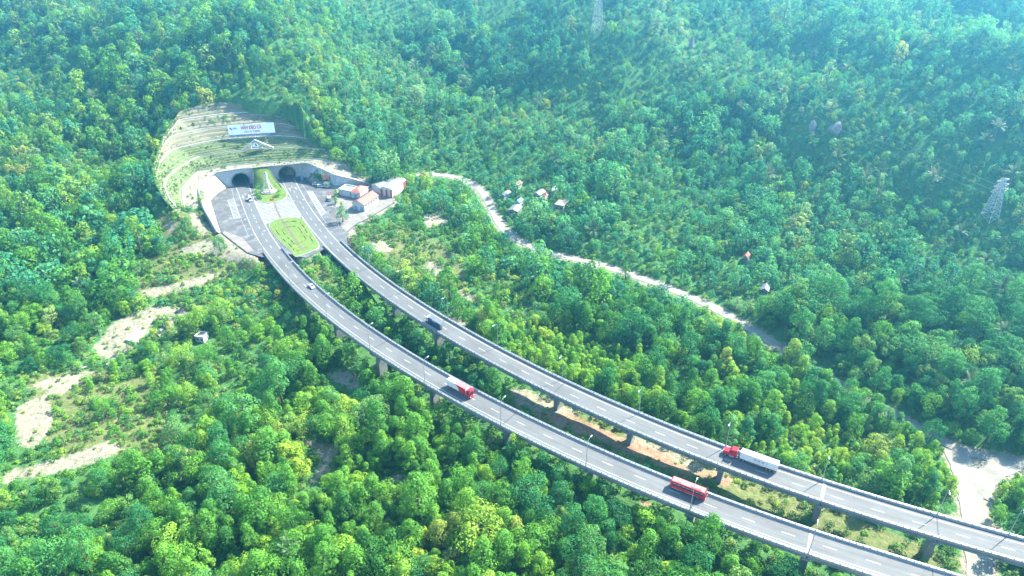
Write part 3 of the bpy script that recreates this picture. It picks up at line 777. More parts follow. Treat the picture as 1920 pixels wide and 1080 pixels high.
# ------------------------------------------------------------------ tunnel portals
def portal(P, left, right, tl, tr, ztl, ztr, label):
    root = thing('tunnel_portal', P.at(0), P.ang(0) - math.pi / 2, label, 'tunnel', 'twin road tunnel mouths')
    # local frame: x runs along +N turned, y runs out of the mouth, so use world points and the inverse
    M = (Matrix.Translation(P.at(0)) @ Matrix.Rotation(P.ang(0) - math.pi / 2, 4, 'Z')).inverted()
    W = lambda off, s, z: M @ P.at(s, off, z)
    r, zc, n = 5.35, 2.9, 26
    a0 = -math.asin(zc / r) * 0.98
    arch = [(r * math.cos(a0 + (math.pi - 2 * a0) * k / n), zc + r * math.sin(a0 + (math.pi - 2 * a0) * k / n)) for k in range(n + 1)]
    arch = [(x, max(z, 0.0)) for x, z in arch]
    outer = [(right, 0), (tr, ztr), (tl, ztl), (left, 0)]
    loop = outer + [(x, z) for x, z in arch[::-1]]
    tri = tessellate_polygon([[Vector((x, z, 0)) for x, z in loop]])
    quads = [([W(loop[i][0], 0.0, loop[i][1]) for i in t], [(loop[i][0], loop[i][1]) for i in t]) for t in tri]
    quads.append(([W(tl, 0, ztl), W(tr, 0, ztr), W(tr, -1.4, ztr), W(tl, -1.4, ztl)], [(0, 0), (9, 0), (9, 1), (0, 1)]))
    uvmesh('facing_wall', quads, WALLSTONE, root)
    mb = MB(); vs = []
    for x, z in arch:
        k = 1 + 0.55 / r
        vs += [W(x, 0.5, z), W(x * k, 0.5, zc + (z - zc) * k if z > 0 else 0), W(x * k, -0.1, zc + (z - zc) * k if z > 0 else 0), W(x, -0.1, z)]
    mb.add(vs, [(4 * i + j, 4 * i + (j + 1) % 4, 4 * i + 4 + (j + 1) % 4, 4 * i + 4 + j) for i in range(n) for j in range(4)])
    mb.build('arch_ring', CONCRETE, root)
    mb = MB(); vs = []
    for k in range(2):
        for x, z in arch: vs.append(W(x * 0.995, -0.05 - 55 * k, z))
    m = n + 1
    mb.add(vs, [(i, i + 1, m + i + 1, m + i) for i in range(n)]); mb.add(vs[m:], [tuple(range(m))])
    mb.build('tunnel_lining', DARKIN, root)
    mb = MB()
    c0, c1 = W(tl, 0.2, ztl), W(tr, 0.2, ztr)
    d = (c1 - c0); mb.add([c0 + Vector((0, 0, -.35)), c1 + Vector((0, 0, -.35)), c1 + Vector((0, 0, .25)), c0 + Vector((0, 0, .25)), c0 + Vector((0, -1.6, .25)), c1 + Vector((0, -1.6, .25))], [(0, 1, 2, 3), (3, 2, 5, 4)])
    mb.build('coping', CONC_PALE, root)
    return root, W
pA, WA = portal(PA, -8.2, 7.4, -15.5, 9.6, 11.0, 11.0, 'left tunnel mouth with dark arch in grey stone facing')
pB, WB = portal(PB, -6.4, 8.6, -12.5, 12.5, 11.0, 11.0, 'right tunnel mouth with dark arch beside the sloping wing wall')
# wing walls
def wing(name, base, top, matl, label, back):
    root = thing(name, base[0], 0, label, 'wall')
    off = Vector(base[0])
    wall_band('facing_wall', [Vector(p) - off for p in base], [Vector(p) - off for p in top], matl, root, back)
    mb = MB()
    for a, b in zip(top[:-1], top[1:]):
        a, b = Vector(a) - off, Vector(b) - off
        d = b - a; nrm = Vector((-d.y, d.x, 0)).normalized() * 0.35; u = Vector((0, 0, 0.3))
        mb.add([a - nrm, a + nrm, b + nrm, b - nrm, a - nrm + u, a + nrm + u, b + nrm + u, b - nrm + u], [(0, 1, 2, 3), (4, 5, 6, 7), (0, 1, 5, 4), (2, 3, 7, 6), (1, 2, 6, 5), (3, 0, 4, 7)])
    mb.build('coping', CONC_PALE, root)
    return root
bL = [PA.at(0.0, -8.2, -0.3), gp(412,361,-0.3), gp(395,375,-0.3), gp(404,405,-0.3), gp(414,436,-0.3)]
tL = [PA.at(0.0, -15.5, 11.0), gp(388,337,10.5), gp(371,353,9), gp(382,390,5.5), gp(408,436,1.2)]
wing('retaining_wall', bL, tL, WALLCREAM, 'sunlit cream retaining wall left of the left tunnel mouth', (-1.2, 0.4, 0))
bR = [PB.at(0.0, 8.6, -0.3), gp(595,343,-0.3), gp(628,351,-0.3)]
tR = [PB.at(0.0, 12.5, 11.0), gp(601,315.5,9.3), gp(628.5,328.5,7.5)]
wing('retaining_wall', bR, tR, WALLSTONE, 'shaded grey wing wall sloping down right of the right tunnel mouth', (0.6, 1.2, 0))
bS = [gp(628.3,351,-0.3), gp(664,348.5,-0.3), gp(692,347,-0.3)]
tS = [gp(628.8,328.5,7.5), gp(662,336,5.2), gp(692,345.5,0.6)]
wing('retaining_wall', bS, tS, WALLSTONE, 'low grey retaining wall behind the parking yard, lit at one end', (0.3, 1.4, 0))
# the grass mound between the mouths
mound = thing('grass_mound', gp(497,340), 0, 'grass wedge sloping down between the two tunnel mouths', 'mound')
mo = Vector(mound.location)
back0, back1 = PA.at(0.3, 9.4, 11.0), PB.at(0.3, -12.3, 11.0)
f0, f1 = PA.at(8, 6.3, 0.2), PB.at(16, -6.4, 0.2)
mb = MB(); nu, nv = 12, 12; vs = []
for j in range(nv + 1):
    t = j / nv
    for i in range(nu + 1):
        s = i / nu
        p = back0.lerp(back1, s).lerp(f0.lerp(f1, s) + Vector((0, -4.5 * math.sin(math.pi * s), 0)), t)
        p.z = 11.0 * (1 - t) ** 1.0 + 0.25 + R.uniform(-.12, .12); vs.append(p - mo)
mb.add(vs, [(j * (nu + 1) + i, j * (nu + 1) + i + 1, (j + 1) * (nu + 1) + i + 1, (j + 1) * (nu + 1) + i) for j in range(nv) for i in range(nu)])
mb.build('turf', LAWN, mound, smooth=True)
for side in (0, 1):
    col = [vs[j * (nu + 1) + side * nu] for j in range(nv + 1)]
    o = Vector((-0.45, 0, 0)) if side == 0 else Vector((0.45, 0, 0))
    mb = MB(); q = []
    for p in col: q += [p + o + Vector((0, 0, .35)), p + Vector((0, 0, .35)), Vector((p.x + o.x, p.y, -0.3 - mo.z)), p]
    mb.add(q, [f for j in range(nv) for f in ((4 * j, 4 * j + 1, 4 * j + 5, 4 * j + 4), (4 * j, 4 * j + 2, 4 * j + 6, 4 * j + 4), (4 * j + 1, 4 * j + 3, 4 * j + 7, 4 * j + 5))])
    mb.build('side_wall', CONC_PALE, mound)

# ------------------------------------------------------------------ viaducts
def viaduct(P, s0, pier_px, base_z, label, name='viaduct'):
    root = thing(name, P.at(s0), 0, label, 'viaduct', 'twin curved road viaducts')
    off = Vector(P.at(s0)); s1 = P.len - 2
    def sw(name, a, b, prof, m, step=2.5, closed=True, par=root):
        mb = MB(); P.sweep(mb, a, b, prof, step, 0, closed)
        mb.v = [tuple(Vector(v) - off) for v in mb.v]
        return mb.build(name, m, par)
    def put(mb, name, m, par=root, **kw):
        mb.v = [tuple(Vector(v) - off) for v in mb.v]; return mb.build(name, m, par, **kw)
    st = [s0 + 0.5] + [P.station(x, y, 0)[0] for x, y in pier_px]
    while st[-1] + 40 < s1: st.append(st[-1] + 34)
    print(name, [round(b - a, 1) for a, b in zip(st[:-1], st[1:])])
    sw('deck_slab', s0, s1, [(-HW, -0.02), (HW, -0.02), (HW, -0.32), (3.6, -0.5), (-3.6, -0.5), (-HW, -0.32)], CONCRETE)
    qd = []; k = s0
    while k < s1 - .01:
        k2 = min(k + 2.5, s1); qd.append(([P.at(k, -4.62, .004) - off, P.at(k, 4.62, .004) - off, P.at(k2, 4.62, .004) - off, P.at(k2, -4.62, .004) - off], [(-4.62, k), (4.62, k), (4.62, k2), (-4.62, k2)])); k = k2
    uvmesh('carriageway', qd, WORN, root)
    for sg in (-1, 1):
        pr = [(sg * HW + sg * 0.06, -0.34), (sg * HW + sg * 0.06, 0.58), (sg * (HW - 0.28), 0.62), (sg * (HW - 0.36), 0.25), (sg * (HW - 0.5), 0.0)]
        par = sw('parapet', s0 - 2, s1, pr, CONCRETE)
        mb = MB()
        for z, rr in ((1.12, 0.075), (0.86, 0.05)):
            P.sweep(mb, s0 - 2, s1, [(sg * (HW - 0.1) - rr, z - rr), (sg * (HW - 0.1) + rr, z - rr), (sg * (HW - 0.1) + rr, z + rr), (sg * (HW - 0.1) - rr, z + rr)], 3.0)
        put(mb, 'hand_rail', STEEL, par)
        mb = MB(); s = s0 - 1
        while s < s1 - 1:
            a = P.ang(s); mb.box(P.at(s, sg * (HW - 0.1), 0.86), (0.16, 0.16, 0.6), 0, a); s += 2.0
        o = put(mb, 'rail_posts', STEEL_D, par); o['kind'] = 'stuff'
    put(painted(P, s0, s1, 'outer', 0.22, 0.012), 'edge_line', PAINT)
    put(painted(P, s0, s1, 'inner', 0.22, 0.012), 'edge_line', PAINT)
    s = s0 + 5
    while s < s1 - 5:
        put(painted(P, s, s + 4.0, 'mid', 0.22, 0.012), 'lane_dash', PAINT); s += 12.2
    for i, s in enumerate(st[:-1]):
        b = st[i + 1]
        for o in (-4.15, -1.4, 1.4, 4.15):
            sw('girder', s + 0.15, b - 0.15, [(o - 0.55, -0.45), (o + 0.55, -0.45), (o + 0.5, -0.7), (o + 0.13, -0.85), (o + 0.13, -1.75), (o + 0.32, -1.95), (o + 0.32, -2.2), (o - 0.32, -2.2), (o - 0.32, -1.95), (o - 0.13, -1.75), (o - 0.13, -0.85), (o - 0.5, -0.7)], CONC_DARK, 6.0)
    for i, s in enumerate(st):
        pale = i in PALE_JOINT[P is PB]
        mb = MB(); w = 0.55 if pale else 0.16
        mb.add([P.at(s - w, -4.6, 0.014), P.at(s + w, -4.6, 0.014), P.at(s + w, 4.6, 0.014), P.at(s - w, 4.6, 0.014)], [(0, 1, 2, 3)])
        if pale or i % 2 == 1: put(mb, 'expansion_joint', JOINT_PALE if pale else JOINT)
        if i == 0:
            mb = MB(); a = P.ang(s); c = P.at(s - 1.2, 0, -2.4); mb.box(c, (3.0, 10.6, 4.2), 0, a); put(mb, 'abutment', CONC_DARK); continue
        a = P.ang(s); c = P.at(s)
        gz = min(ground_z(c.x, c.y), -3.6) - 2.5
        mb = MB(); h = -3.55 - gz; mb.box((c.x, c.y, gz + h / 2), (1.9, 4.4, h), 0, a)
        pier = put(mb, 'pier', CONCRETE, bevel=0.15)
        mb = MB()
        for sx in (-1, 1):
            pass
        hw, cw = 1.15, 4.9
        prof = [(-cw, -2.25), (cw, -2.25), (cw, -2.85), (2.3, -3.6), (-2.3, -3.6), (-cw, -2.85)]
        vs = [P.at(s + k * hw, o, z) for k in (-1, 1) for o, z in prof]
        mb.add(vs, [tuple(range(6)), tuple(range(6, 12))[::-1]] + [(j, (j + 1) % 6, 6 + (j + 1) % 6, 6 + j) for j in range(6)])
        put(mb, 'pier_cap', CONCRETE, pier)
    return root, st
PALE_JOINT = {False: (8,), True: (8,)}
PIERS_A = [(545,536),(611,597),(696,655),(800.7,719),(939,797),(1102,873),(1300,947),(1516,1038)]
PIERS_B = [(659,515),(724,562),(804,616),(905,678),(1030,743),(1173,804),(1345,878),(1538,938),(1758,1013)]
vA, stA = viaduct(PA, sA0, PIERS_A, -12, 'lower curved concrete viaduct carrying the red bus')
vB, stB = viaduct(PB, sB0, PIERS_B, -12, 'upper curved concrete viaduct carrying the red semi-trailer truck')

# ------------------------------------------------------------------ street lamps
def lamp_meshes():
    mb = MB(); mb.tube([(0, 0, 0), (0, 0, 4), (0, 0, 10.6)], [0.17, 0.13, 0.085], 8)
    pole = mb.build('pole', STEEL)
    mb = MB(); mb.tube([(0, 0, 10.5), (0.25, 0, 11.4), (1.0, 0, 11.9), (2.2, 0, 12.05)], [0.08, 0.075, 0.065, 0.06], 6)
    arm = mb.build('arm', STEEL)
    mb = MB(); mb.box((2.55, 0, 12.02), (1.05, 0.42, 0.2), 0, 0, (0.8, 0.7)); mb.box((2.6, 0, 11.9), (0.8, 0.3, 0.06), 1)
    head = mb.build('lamp_head', [WHITE, LIGHTC])
    mb = MB(); mb.box((0, 0, 0.1), (0.5, 0.5, 0.2)); mb.box((0, 0, 0.45), (0.3, 0.3, 0.6))
    base = mb.build('base', STEEL)
    out = [o.data for o in (pole, arm, head, base)]
    for o in (pole, arm, head, base): bpy.data.objects.remove(o)
    return out
LM = lamp_meshes()
ORD = ['first', 'second', 'third', 'fourth', 'fifth', 'sixth', 'seventh', 'eighth', 'ninth', 'tenth', 'eleventh', 'twelfth', 'thirteenth', 'fourteenth', 'fifteenth']
def lamp(loc, rz, label, group, double=False):
    r = thing('street_lamp', loc, rz, label, 'street lamp', group)
    for nme, me in zip(('pole', 'arm', 'lamp_head', 'base'), LM):
        fresh(nme, me, r)
        if double and nme in ('arm', 'lamp_head'): fresh(nme, me, r, Matrix.Rotation(math.pi, 4, 'Z'))
    return r
for i, (x, y) in enumerate([(499,474)] + PIERS_A):
    s, _ = PA.station(x, y, 0); p = PA.at(s, -5.05, 0.55)
    lamp(p, PA.ang(s) + math.pi / 2, f'{ORD[i]} lamp post from the tunnel along the lower viaduct', 'lamp posts on the lower viaduct')
for i, (x, y) in enumerate([(697,496),(760,544),(841,596),(934,647),(1057,708),(1199,771),(1362,833),(1542,899),(1760,958),(1893,1000)]):
    s, _ = PB.station(x, y, 1.0); p = PB.at(s, 5.05, 0.55)
    lamp(p, PB.ang(s) - math.pi / 2, f'{ORD[i]} lamp post from the tunnel along the upper viaduct', 'lamp posts on the upper viaduct')
for (x, y), rz, lab in (((566,411),0.3,'double-armed lamp post at the edge of the right approach road'),((565,336),2.9,'lamp post right beside the right tunnel mouth'),((606,347),2.9,'lamp post in front of the sloping grey wing wall'),((628,349),3.0,'lamp post at the corner of the grey wing wall'),((634,425),2.5,'lamp post beside the shady yard tree by the buildings'),((476,447),0.2,'double-armed lamp post left of the lawn island')):
    lamp(gp(x, y, 0.0), rz, lab, 'lamp posts on the forecourt', 'double' in lab)

# ------------------------------------------------------------------ lettering
def text_obj(txt, size, matl, parent, M, name='lettering', bold=0.0, fit=None):
    cu = bpy.data.curves.new('t', 'FONT'); cu.body = txt; cu.size = size; cu.align_x = 'CENTER'; cu.align_y = 'CENTER'; cu.extrude = 0.03
    o = bpy.data.objects.new('t', cu); COL.objects.link(o)
    me = bpy.data.meshes.new_from_object(o.evaluated_get(bpy.context.evaluated_depsgraph_get()))
    bpy.data.objects.remove(o)
    if bold:                                                # heavier strokes: the letter shape laid again a little to each side
        V = [v.co.copy() for v in me.vertices]; Fc = [list(f.vertices) for f in me.polygons]; me = bpy.data.meshes.new(name); n = len(V)
        sh = [(0, 0), (bold, 0), (-bold, 0), (0, bold), (0, -bold)]
        me.from_pydata([v + Vector((a, b_, .004 * k)) for k, (a, b_) in enumerate(sh)for v in V], [], [[i + k * n for i in f] for k in range(len(sh)) for f in Fc])
    me.materials.clear(); me.materials.append(matl)
    if fit:
        w = max(v.co.x for v in me.vertices) - min(v.co.x for v in me.vertices)
        for v in me.vertices: v.co.x *= fit / w
    return fresh(name, me, parent, M)

# ------------------------------------------------------------------ billboard and triangle sign on the slope
b0, b1 = gp(430.5, 258, 24.0), gp(517, 252.5, 24.0)
W_ = (b1 - b0).length; rz = math.atan2(b1.y - b0.y, b1.x - b0.x)
bb = thing('billboard', b0.lerp(b1, .5), rz, 'long white tunnel name billboard with red letters on the cut slope', 'billboard')
tilt = Matrix.Rotation(math.pi / 2 - 0.12, 4, 'X')
mb = MB(); n = 18
for k in range(n):                                          # the face is built of upright panels
    mb = MB(); mb.box((0, 0, 0), (W_ / n - 0.03, 6.6, 0.12))
    o = mb.build('panel', SIGNW, bb); o.matrix_local = Matrix.Translation((-W_ / 2 + W_ / n * (k + .5), 0, 5.0)) @ tilt
mb = MB(); mb.box((0, 0, 0), (W_, 1.1, 0.14)); mb.build('lower_band', SIGNB, bb).matrix_local = Matrix.Translation((0, -0.42, 1.25)) @ tilt
for k in range(10):
    mb = MB(); x = -W_ / 2 + 0.6 + (W_ - 1.2) * k / 9; mb.box((x, 0.45, 3.3), (0.22, 0.22, 7.6)); mb.tube([(x, 0.5, 5.5), (x, 4.5, 1.5)], 0.08, 5); mb.build('post', STEEL, bb)
def face(x, y, d=0.1): return Matrix.Translation((x, 0, 5.0)) @ tilt @ Matrix.Translation((0, y, d))
ttl = text_obj('HẦM DÈO CẢ', 3.1, REDTXT, bb, face(0.0 * W_, 0.85), bold=0.09, fit=.44 * W_)
xs_ = [v.co.x for v in ttl.data.vertices]; x0_ = min(xs_); hv_ = [v.co.y for v in ttl.data.vertices if v.co.x < x0_ + .3]
mb = MB(); mb.box(((-.0775) * .44 * W_, min(hv_) + .53 * (max(hv_) - min(hv_)), .03), (.062 * .44 * W_, .34, .08)); mb.build('letter_stroke', REDTXT, bb).matrix_local = face(0.0 * W_, 0.85)   # the bar through the letter D
text_obj('DEO CA TUNNEL', 1.6, mat('dull_red_lettering', (0.33, 0.06, 0.07), 0.6, 0.05), bb, face(0.015 * W_, -1.75), bold=0.03, fit=.34 * W_)
text_obj('DEOCA', 1.15, BLUETXT, bb, face(-0.345 * W_, 0.9), bold=0.02, fit=.10 * W_)
mb = MB(); mb.add([(-.9, .5, 0), (0.1, .95, 0), (.55, .2, 0), (.95, -.9, 0), (0.1, -.75, 0), (-.2, .0, 0)], [(0, 1, 2, 5), (5, 2, 3, 4)])
mb.build('emblem', BLUETXT, bb).matrix_local = face(-0.44 * W_, 0.7)

t0, t1, tp = gp(452.6, 282.6, 18.2), gp(513, 277.4, 18.2), None
rz = math.atan2(t1.y - t0.y, t1.x - t0.x); tw = (t1 - t0).length
ts = thing('triangle_sign', t0.lerp(t1, .5), rz, 'white triangular roof-shaped sign frame with blue emblem below the billboard', 'sign')
def beam(a, b, w, name, m=WHITE, par=ts):
    mb = MB(); mb.tube([a, b], w, 4); return mb.build(name, m, par)
ax = tw * (480.7 - 452.6) / 60.4 - tw / 2
beam((-tw / 2, 0, 0), (ax, 0, 6.6), 0.42, 'frame_beam'); beam((tw / 2, 0, 0.3), (ax, 0, 6.6), 0.42, 'frame_beam')
beam((-tw * .30, -.1, 1.1), (ax, -.1, 5.2), 0.26, 'frame_beam'); beam((tw * .30, -.1, 1.3), (ax, -.1, 5.2), 0.26, 'frame_beam')
for x in (-tw * .16, tw * .17): beam((x + ax * .5, 0, 0), (x + ax * .5, 0, 4.0), 0.24, 'frame_post')
mb = MB(); mb.box((ax * .7, -0.25, 0.3), (tw * .42, 1.4, 0.6)); mb.build('plinth', CONC_PALE, ts)
mb = MB(); mb.add([(ax - 2.6, -.3, 1.2), (ax + 2.6, -.3, 1.2), (ax + 1.4, -.3, 3.7), (ax, -.3, 4.7), (ax - 1.4, -.3, 3.7)], [(0, 1, 2, 3, 4)]); mb.build('panel', SIGNW, ts)
mb = MB(); mb.add([(ax - .6, -.36, 3.9), (ax + .3, -.36, 4.1), (ax + .8, -.36, 3.2), (ax + .9, -.36, 2.2), (ax + .1, -.36, 2.4)], [(0, 1, 2, 3, 4)]); mb.build('emblem', BLUETXT, ts)
text_obj('DEO CA', 1.35, DARKTXT, ts, Matrix.Translation((ax + .3, -.42, 1.5)) @ Matrix.Rotation(math.pi / 2, 4, 'X'), bold=0.03)

# ------------------------------------------------------------------ monument and planting round it
mp = gp(504, 359.5, 0.26)
mon = thing('monument', mp, 0.25, 'white three-legged monument on the lawn between the tunnels', 'monument')
for k in range(3):
    a = 0.9 + k * 2.094
    mb = MB(); pts = [(4.2 * math.cos(a) * (1 - t) ** 1.35, 4.2 * math.sin(a) * (1 - t) ** 1.35, 11.0 * t) for t in (0, .15, .3, .5, .7, .85, 1)]
    mb.tube(pts, [0.62, 0.58, 0.55, 0.52, 0.5, 0.5, 0.55], 8); mb.build('leg', WHITE, mon, smooth=True)
mb = MB(); mb.cyl((0, 0, 0.25), (0, 0, 1), 4.9, 0.5, 28); mb.cyl((0, 0, 0.6), (0, 0, 1), 3.6, 0.3, 24); mb.build('plinth', CONC_PALE, mon)
mb = MB(); mb.tube([(0, 0, 10.6), (0, 0, 11.4), (0, 0, 12.4)], [0.9, 1.05, 0.95], 14); mb.build('crown_ring', WHITE, mon)
mb = MB(); mb.tube([(0, 0, 12.4), (0, 0, 12.9), (0, 0, 13.3)], [0.75, 0.85, 0.3], 12); mb.build('finial', ROCK, mon)

# ------------------------------------------------------------------ buildings
def house(name, FL, FR, BR, z, h, roof, wallm, roofm, label, rise=1.6, cat='building', over=0.5, windows=0, doors=0, z_sink=0.6, nside=0):
    FL, FR, BR = gp(*FL, z), gp(*FR, z), gp(*BR, z)
    w = (FR - FL).length; d = (BR - FR).length
    u = (FR - FL).normalized(); v = Vector((-u.y, u.x, 0))
    c = (FL + FR) / 2 + v * d / 2
    rz = math.atan2(u.y, u.x)
    r = thing(name, c, rz, label, cat)
    mb = MB(); mb.box((0, 0, h / 2 - z_sink / 2), (w, d, h + z_sink)); 
    if roof in ('gable', 'arch'):
        for sy in (-1, 1): mb.add([(-w / 2, sy * d / 2, h), (w / 2, sy * d / 2, h), (0, sy * d / 2, h + rise * 0.95)], [(0, 1, 2)])
    mb.build('wall', wallm, r)
    o = over; t = 0.14
    if roof == 'gable':
        for sg in (-1, 1):
            mb = MB(); k = rise / (w / 2)
            a = [(0, -d / 2 - o, h + rise), (0, d / 2 + o, h + rise), (sg * (w / 2 + o), d / 2 + o, h - k * o), (sg * (w / 2 + o), -d / 2 - o, h - k * o)]
            mb.add(a + [(x, y, zz + t) for x, y, zz in a], [(0, 1, 2, 3), (4, 5, 6, 7), (0, 1, 5, 4), (1, 2, 6, 5), (2, 3, 7, 6), (3, 0, 4, 7)]); rf = mb.build('roof', roofm, r)
            for q in range(int(d / 0.9)):
                mbr = MB(); y = -d / 2 + 0.45 + q * 0.9
                mbr.add([(0, y - .05, h + rise + t), (0, y + .05, h + rise + t), (sg * (w / 2 + o), y + .05, h - k * o + t), (sg * (w / 2 + o), y - .05, h - k * o + t), (0, y, h + rise + t + .08), (sg * (w / 2 + o), y, h - k * o + t + .08)], [(0, 4, 5, 3), (1, 4, 5, 2)])
                mbr.build('roof_rib', roofm, rf)
        mb = MB(); mb.box((0, 0, h + rise + t), (0.35, d + 2 * o, 0.16)); mb.build('ridge_cap', roofm, r)
    elif roof == 'arch':
        mb = MB(); n = 8; vs = []
        for k in range(n + 1):
            a = math.pi * k / n; x = -(w / 2 + o) * math.cos(a); zz = h + rise * math.sin(a)
            vs += [(x, -d / 2 - o, zz), (x, d / 2 + o, zz)]
        mb.add(vs, [(2 * k, 2 * k + 1, 2 * k + 3, 2 * k + 2) for k in range(n)]); mb.build('roof', roofm, r)
    elif roof == 'hip':
        e = [(-w / 2 - o, -d / 2 - o, h), (w / 2 + o, -d / 2 - o, h), (w / 2 + o, d / 2 + o, h), (-w / 2 - o, d / 2 + o, h)]
        q = min(w, d) * 0.45
        rg = [(0, -d / 2 + q, h + rise), (0, d / 2 - q, h + rise)] if d >= w else [(-w / 2 + q, 0, h + rise), (w / 2 - q, 0, h + rise)]
        fs = [(0, 1, 4), (1, 2, 5, 4), (2, 3, 5), (3, 0, 4, 5)] if d >= w else [(0, 1, 5, 4), (1, 2, 5), (2, 3, 4, 5), (3, 0, 4)]
        mb = MB(); mb.add(e + rg, fs + [(0, 3, 2, 1)]); mb.build('roof', roofm, r)
    else:
        mb = MB(); mb.box((0, 0, h + 0.1), (w + 0.3, d + 0.3, 0.2)); mb.build('roof', roofm, r)
        mb = MB()
        for cx, cyy, sx, sy in ((0, -d / 2, w, .2), (0, d / 2, w, .2), (-w / 2, 0, .2, d), (w / 2, 0, .2, d)): mb.box((cx, cyy, h + .45), (sx + .24, sy + .24, .5))
        mb.build('roof_parapet', wallm, r)
    for k in range(doors):
        x = -w / 2 + w * (k + .5) / doors
        mb = MB(); mb.box((x, -d / 2 - .03, 1.35), (min(2.4, w / doors * .5), .1, 2.7)); mb.build('door', mat('grey_shutter', (0.28, 0.32, 0.36), 0.6, 0.15), r)
    for k in range(windows):
        x = -w / 2 + w * (k + .5) / windows
        mb = MB(); mb.box((x, -d / 2 - .03, h * .55), (min(1.3, w / windows * .5), .09, h * .3)); mb.build('window', GLASS, r)
    for k in range(nside):
        y = -d / 2 + d * (k + .7) / (nside + .4)
        mb = MB(); mb.box((w / 2 + .03, y, h * .66), (.09, 0.9, 0.8)); wi = mb.build('window', GLASS, r)
        mb = MB(); mb.box((w / 2 + .08, y, h * .66 - .48), (.16, 1.1, 0.1)); mb.build('sill', WALLW, wi)
    return r
house('service_building', (662,392.5), (684.4,397), (713,380), 0.02, 4.6, 'gable', WALLW, ROOFRED, 'white service building with long red gable roof nearest the yard tree', 2.2, doors=2, nside=5)
house('service_building', (659,371), (676,373.5), (693,362), 0.02, 4.2, 'hip', WALLW, ROOFRED, 'small white service building with red hipped roof behind the gabled one', 1.6, doors=1)
house('service_building', (636,365.5), (657.5,369.5), (664,360), 0.02, 3.6, 'flat', WALLW, CONC_DARK, 'flat-roofed white block at the edge of the parking yard', windows=0)
shed = house('shed', (715,367), (736,370.5), (768,353), 0.0, 4.8, 'arch', WALLW, ROOFPALE, 'large pale shed with red pillars and curved roof by the forest edge', 1.6)
shed2 = house('shed', (698,357.5), (714,364), (741,346), 0.0, 4.2, 'gable', WALLW, ROOFPALE, 'pale-roofed shed adjoining the one with red pillars', 1.2)
for k, (px_, py_) in enumerate(((716.5,367.6),(725.5,369),(734.5,370.6))):
    pw = gp(px_, py_, 0); M = (Matrix.Translation(shed.location) @ Matrix.Rotation(shed.rotation_euler.z, 4, 'Z')).inverted(); q = M @ pw
    mb = MB(); mb.box((q.x, q.y - .2, 2.3), (1.1, 0.35, 4.9)); mb.build('pillar', REDWALL, shed)
dd = shed.data
wS = (gp(736,370.5) - gp(715,367)).length; dS = (gp(768,353) - gp(736,370.5)).length
mb = MB(); mb.box((0, dS / 2 + .12, 2.4), (wS + .2, .25, 4.8)); mb.build('end_wall', REDWALL, shed)
mb = MB(); mb.box((wS / 2 + .1, dS * .42, 2.35), (.2, dS * .14, 4.6)); mb.build('side_panel', REDWALL, shed)

huts = [((1028,365),(1038,367),(1045,361),2.0,'gable',ROOFPALE,CONC_DARK,'hut with pale metal roof at the top of the hamlet'),
 ((1000,371),(1012,374),(1018,366),2.0,'gable',ROOFGREY,CONC_DARK,'grey-roofed hut in the middle of the hamlet'),
 ((1014,377),(1022,378.5),(1027,373),1.5,'gable',ROOFRED,WALLW,'tiny hut with reddish gable front in the hamlet'),
 ((953,402),(970,405),(980,396),-2.5,'gable',ROOFPALE,CONC_DARK,'long hut with pale roof beside the dirt road bend'),
 ((936,372),(945,375),(952,367),-1.0,'gable',ROOFGREY,WALLW,'white-walled hut close to the dirt road bend'),
 ((962,354),(972,356),(978,350),0.5,'gable',ROOFRED,WALLW,'dull red-roofed hut at the forest edge of the hamlet'),
 ((1040,393),(1056,396),(1066,385),0.0,'flat',CONC_PALE,CONC_PALE,'bare concrete slab house under construction in the hamlet'),
 ((1107,390),(1114,391),(1117,387),1.0,'gable',ROOFGREY,CONC_DARK,'lone small grey hut right of the hamlet'),
 ((966,385),(974,387),(979,382),-1.5,'gable',mat('blue_tarp', (0.08, 0.22, 0.42), 0.6, 0.2),WALLW,'hut covered by a blue tarpaulin in the hamlet'),
 ((1392,490),(1400,492),(1406,486),-4,'gable',ROOFRED,CONC_DARK,'isolated hut with red roof in the trees above the dirt road'),
 ((1425,552),(1438,555),(1447,547),-5,'gable',ROOFGREY,CONC_DARK,'isolated grey-roofed hut in the trees above the dirt road bend'),
 ((1512,552),(1524,554),(1530,548),-4.5,'gable',ROOFGREY,CONC_DARK,'grey hut half hidden in the forest above the road')]
for a, b, c, z, rf, rm, wm, lab in huts:
    cg = gp((a[0] + c[0]) / 2, (a[1] + c[1]) / 2, z)
    z = min(ground_z(cg.x, cg.y), ground_z(*gp(*a, z)[:2])) + 0.3 if False else z
    zz = ground_z(cg.x, cg.y); cg = gp((a[0] + c[0]) / 2, (a[1] + c[1]) / 2, zz); zz = ground_z(cg.x, cg.y)
    house('hut', a, b, c, zz, 2.9, rf, wm, rm, lab, 1.1, 'hut', 0.35, windows=2, z_sink=2.5)

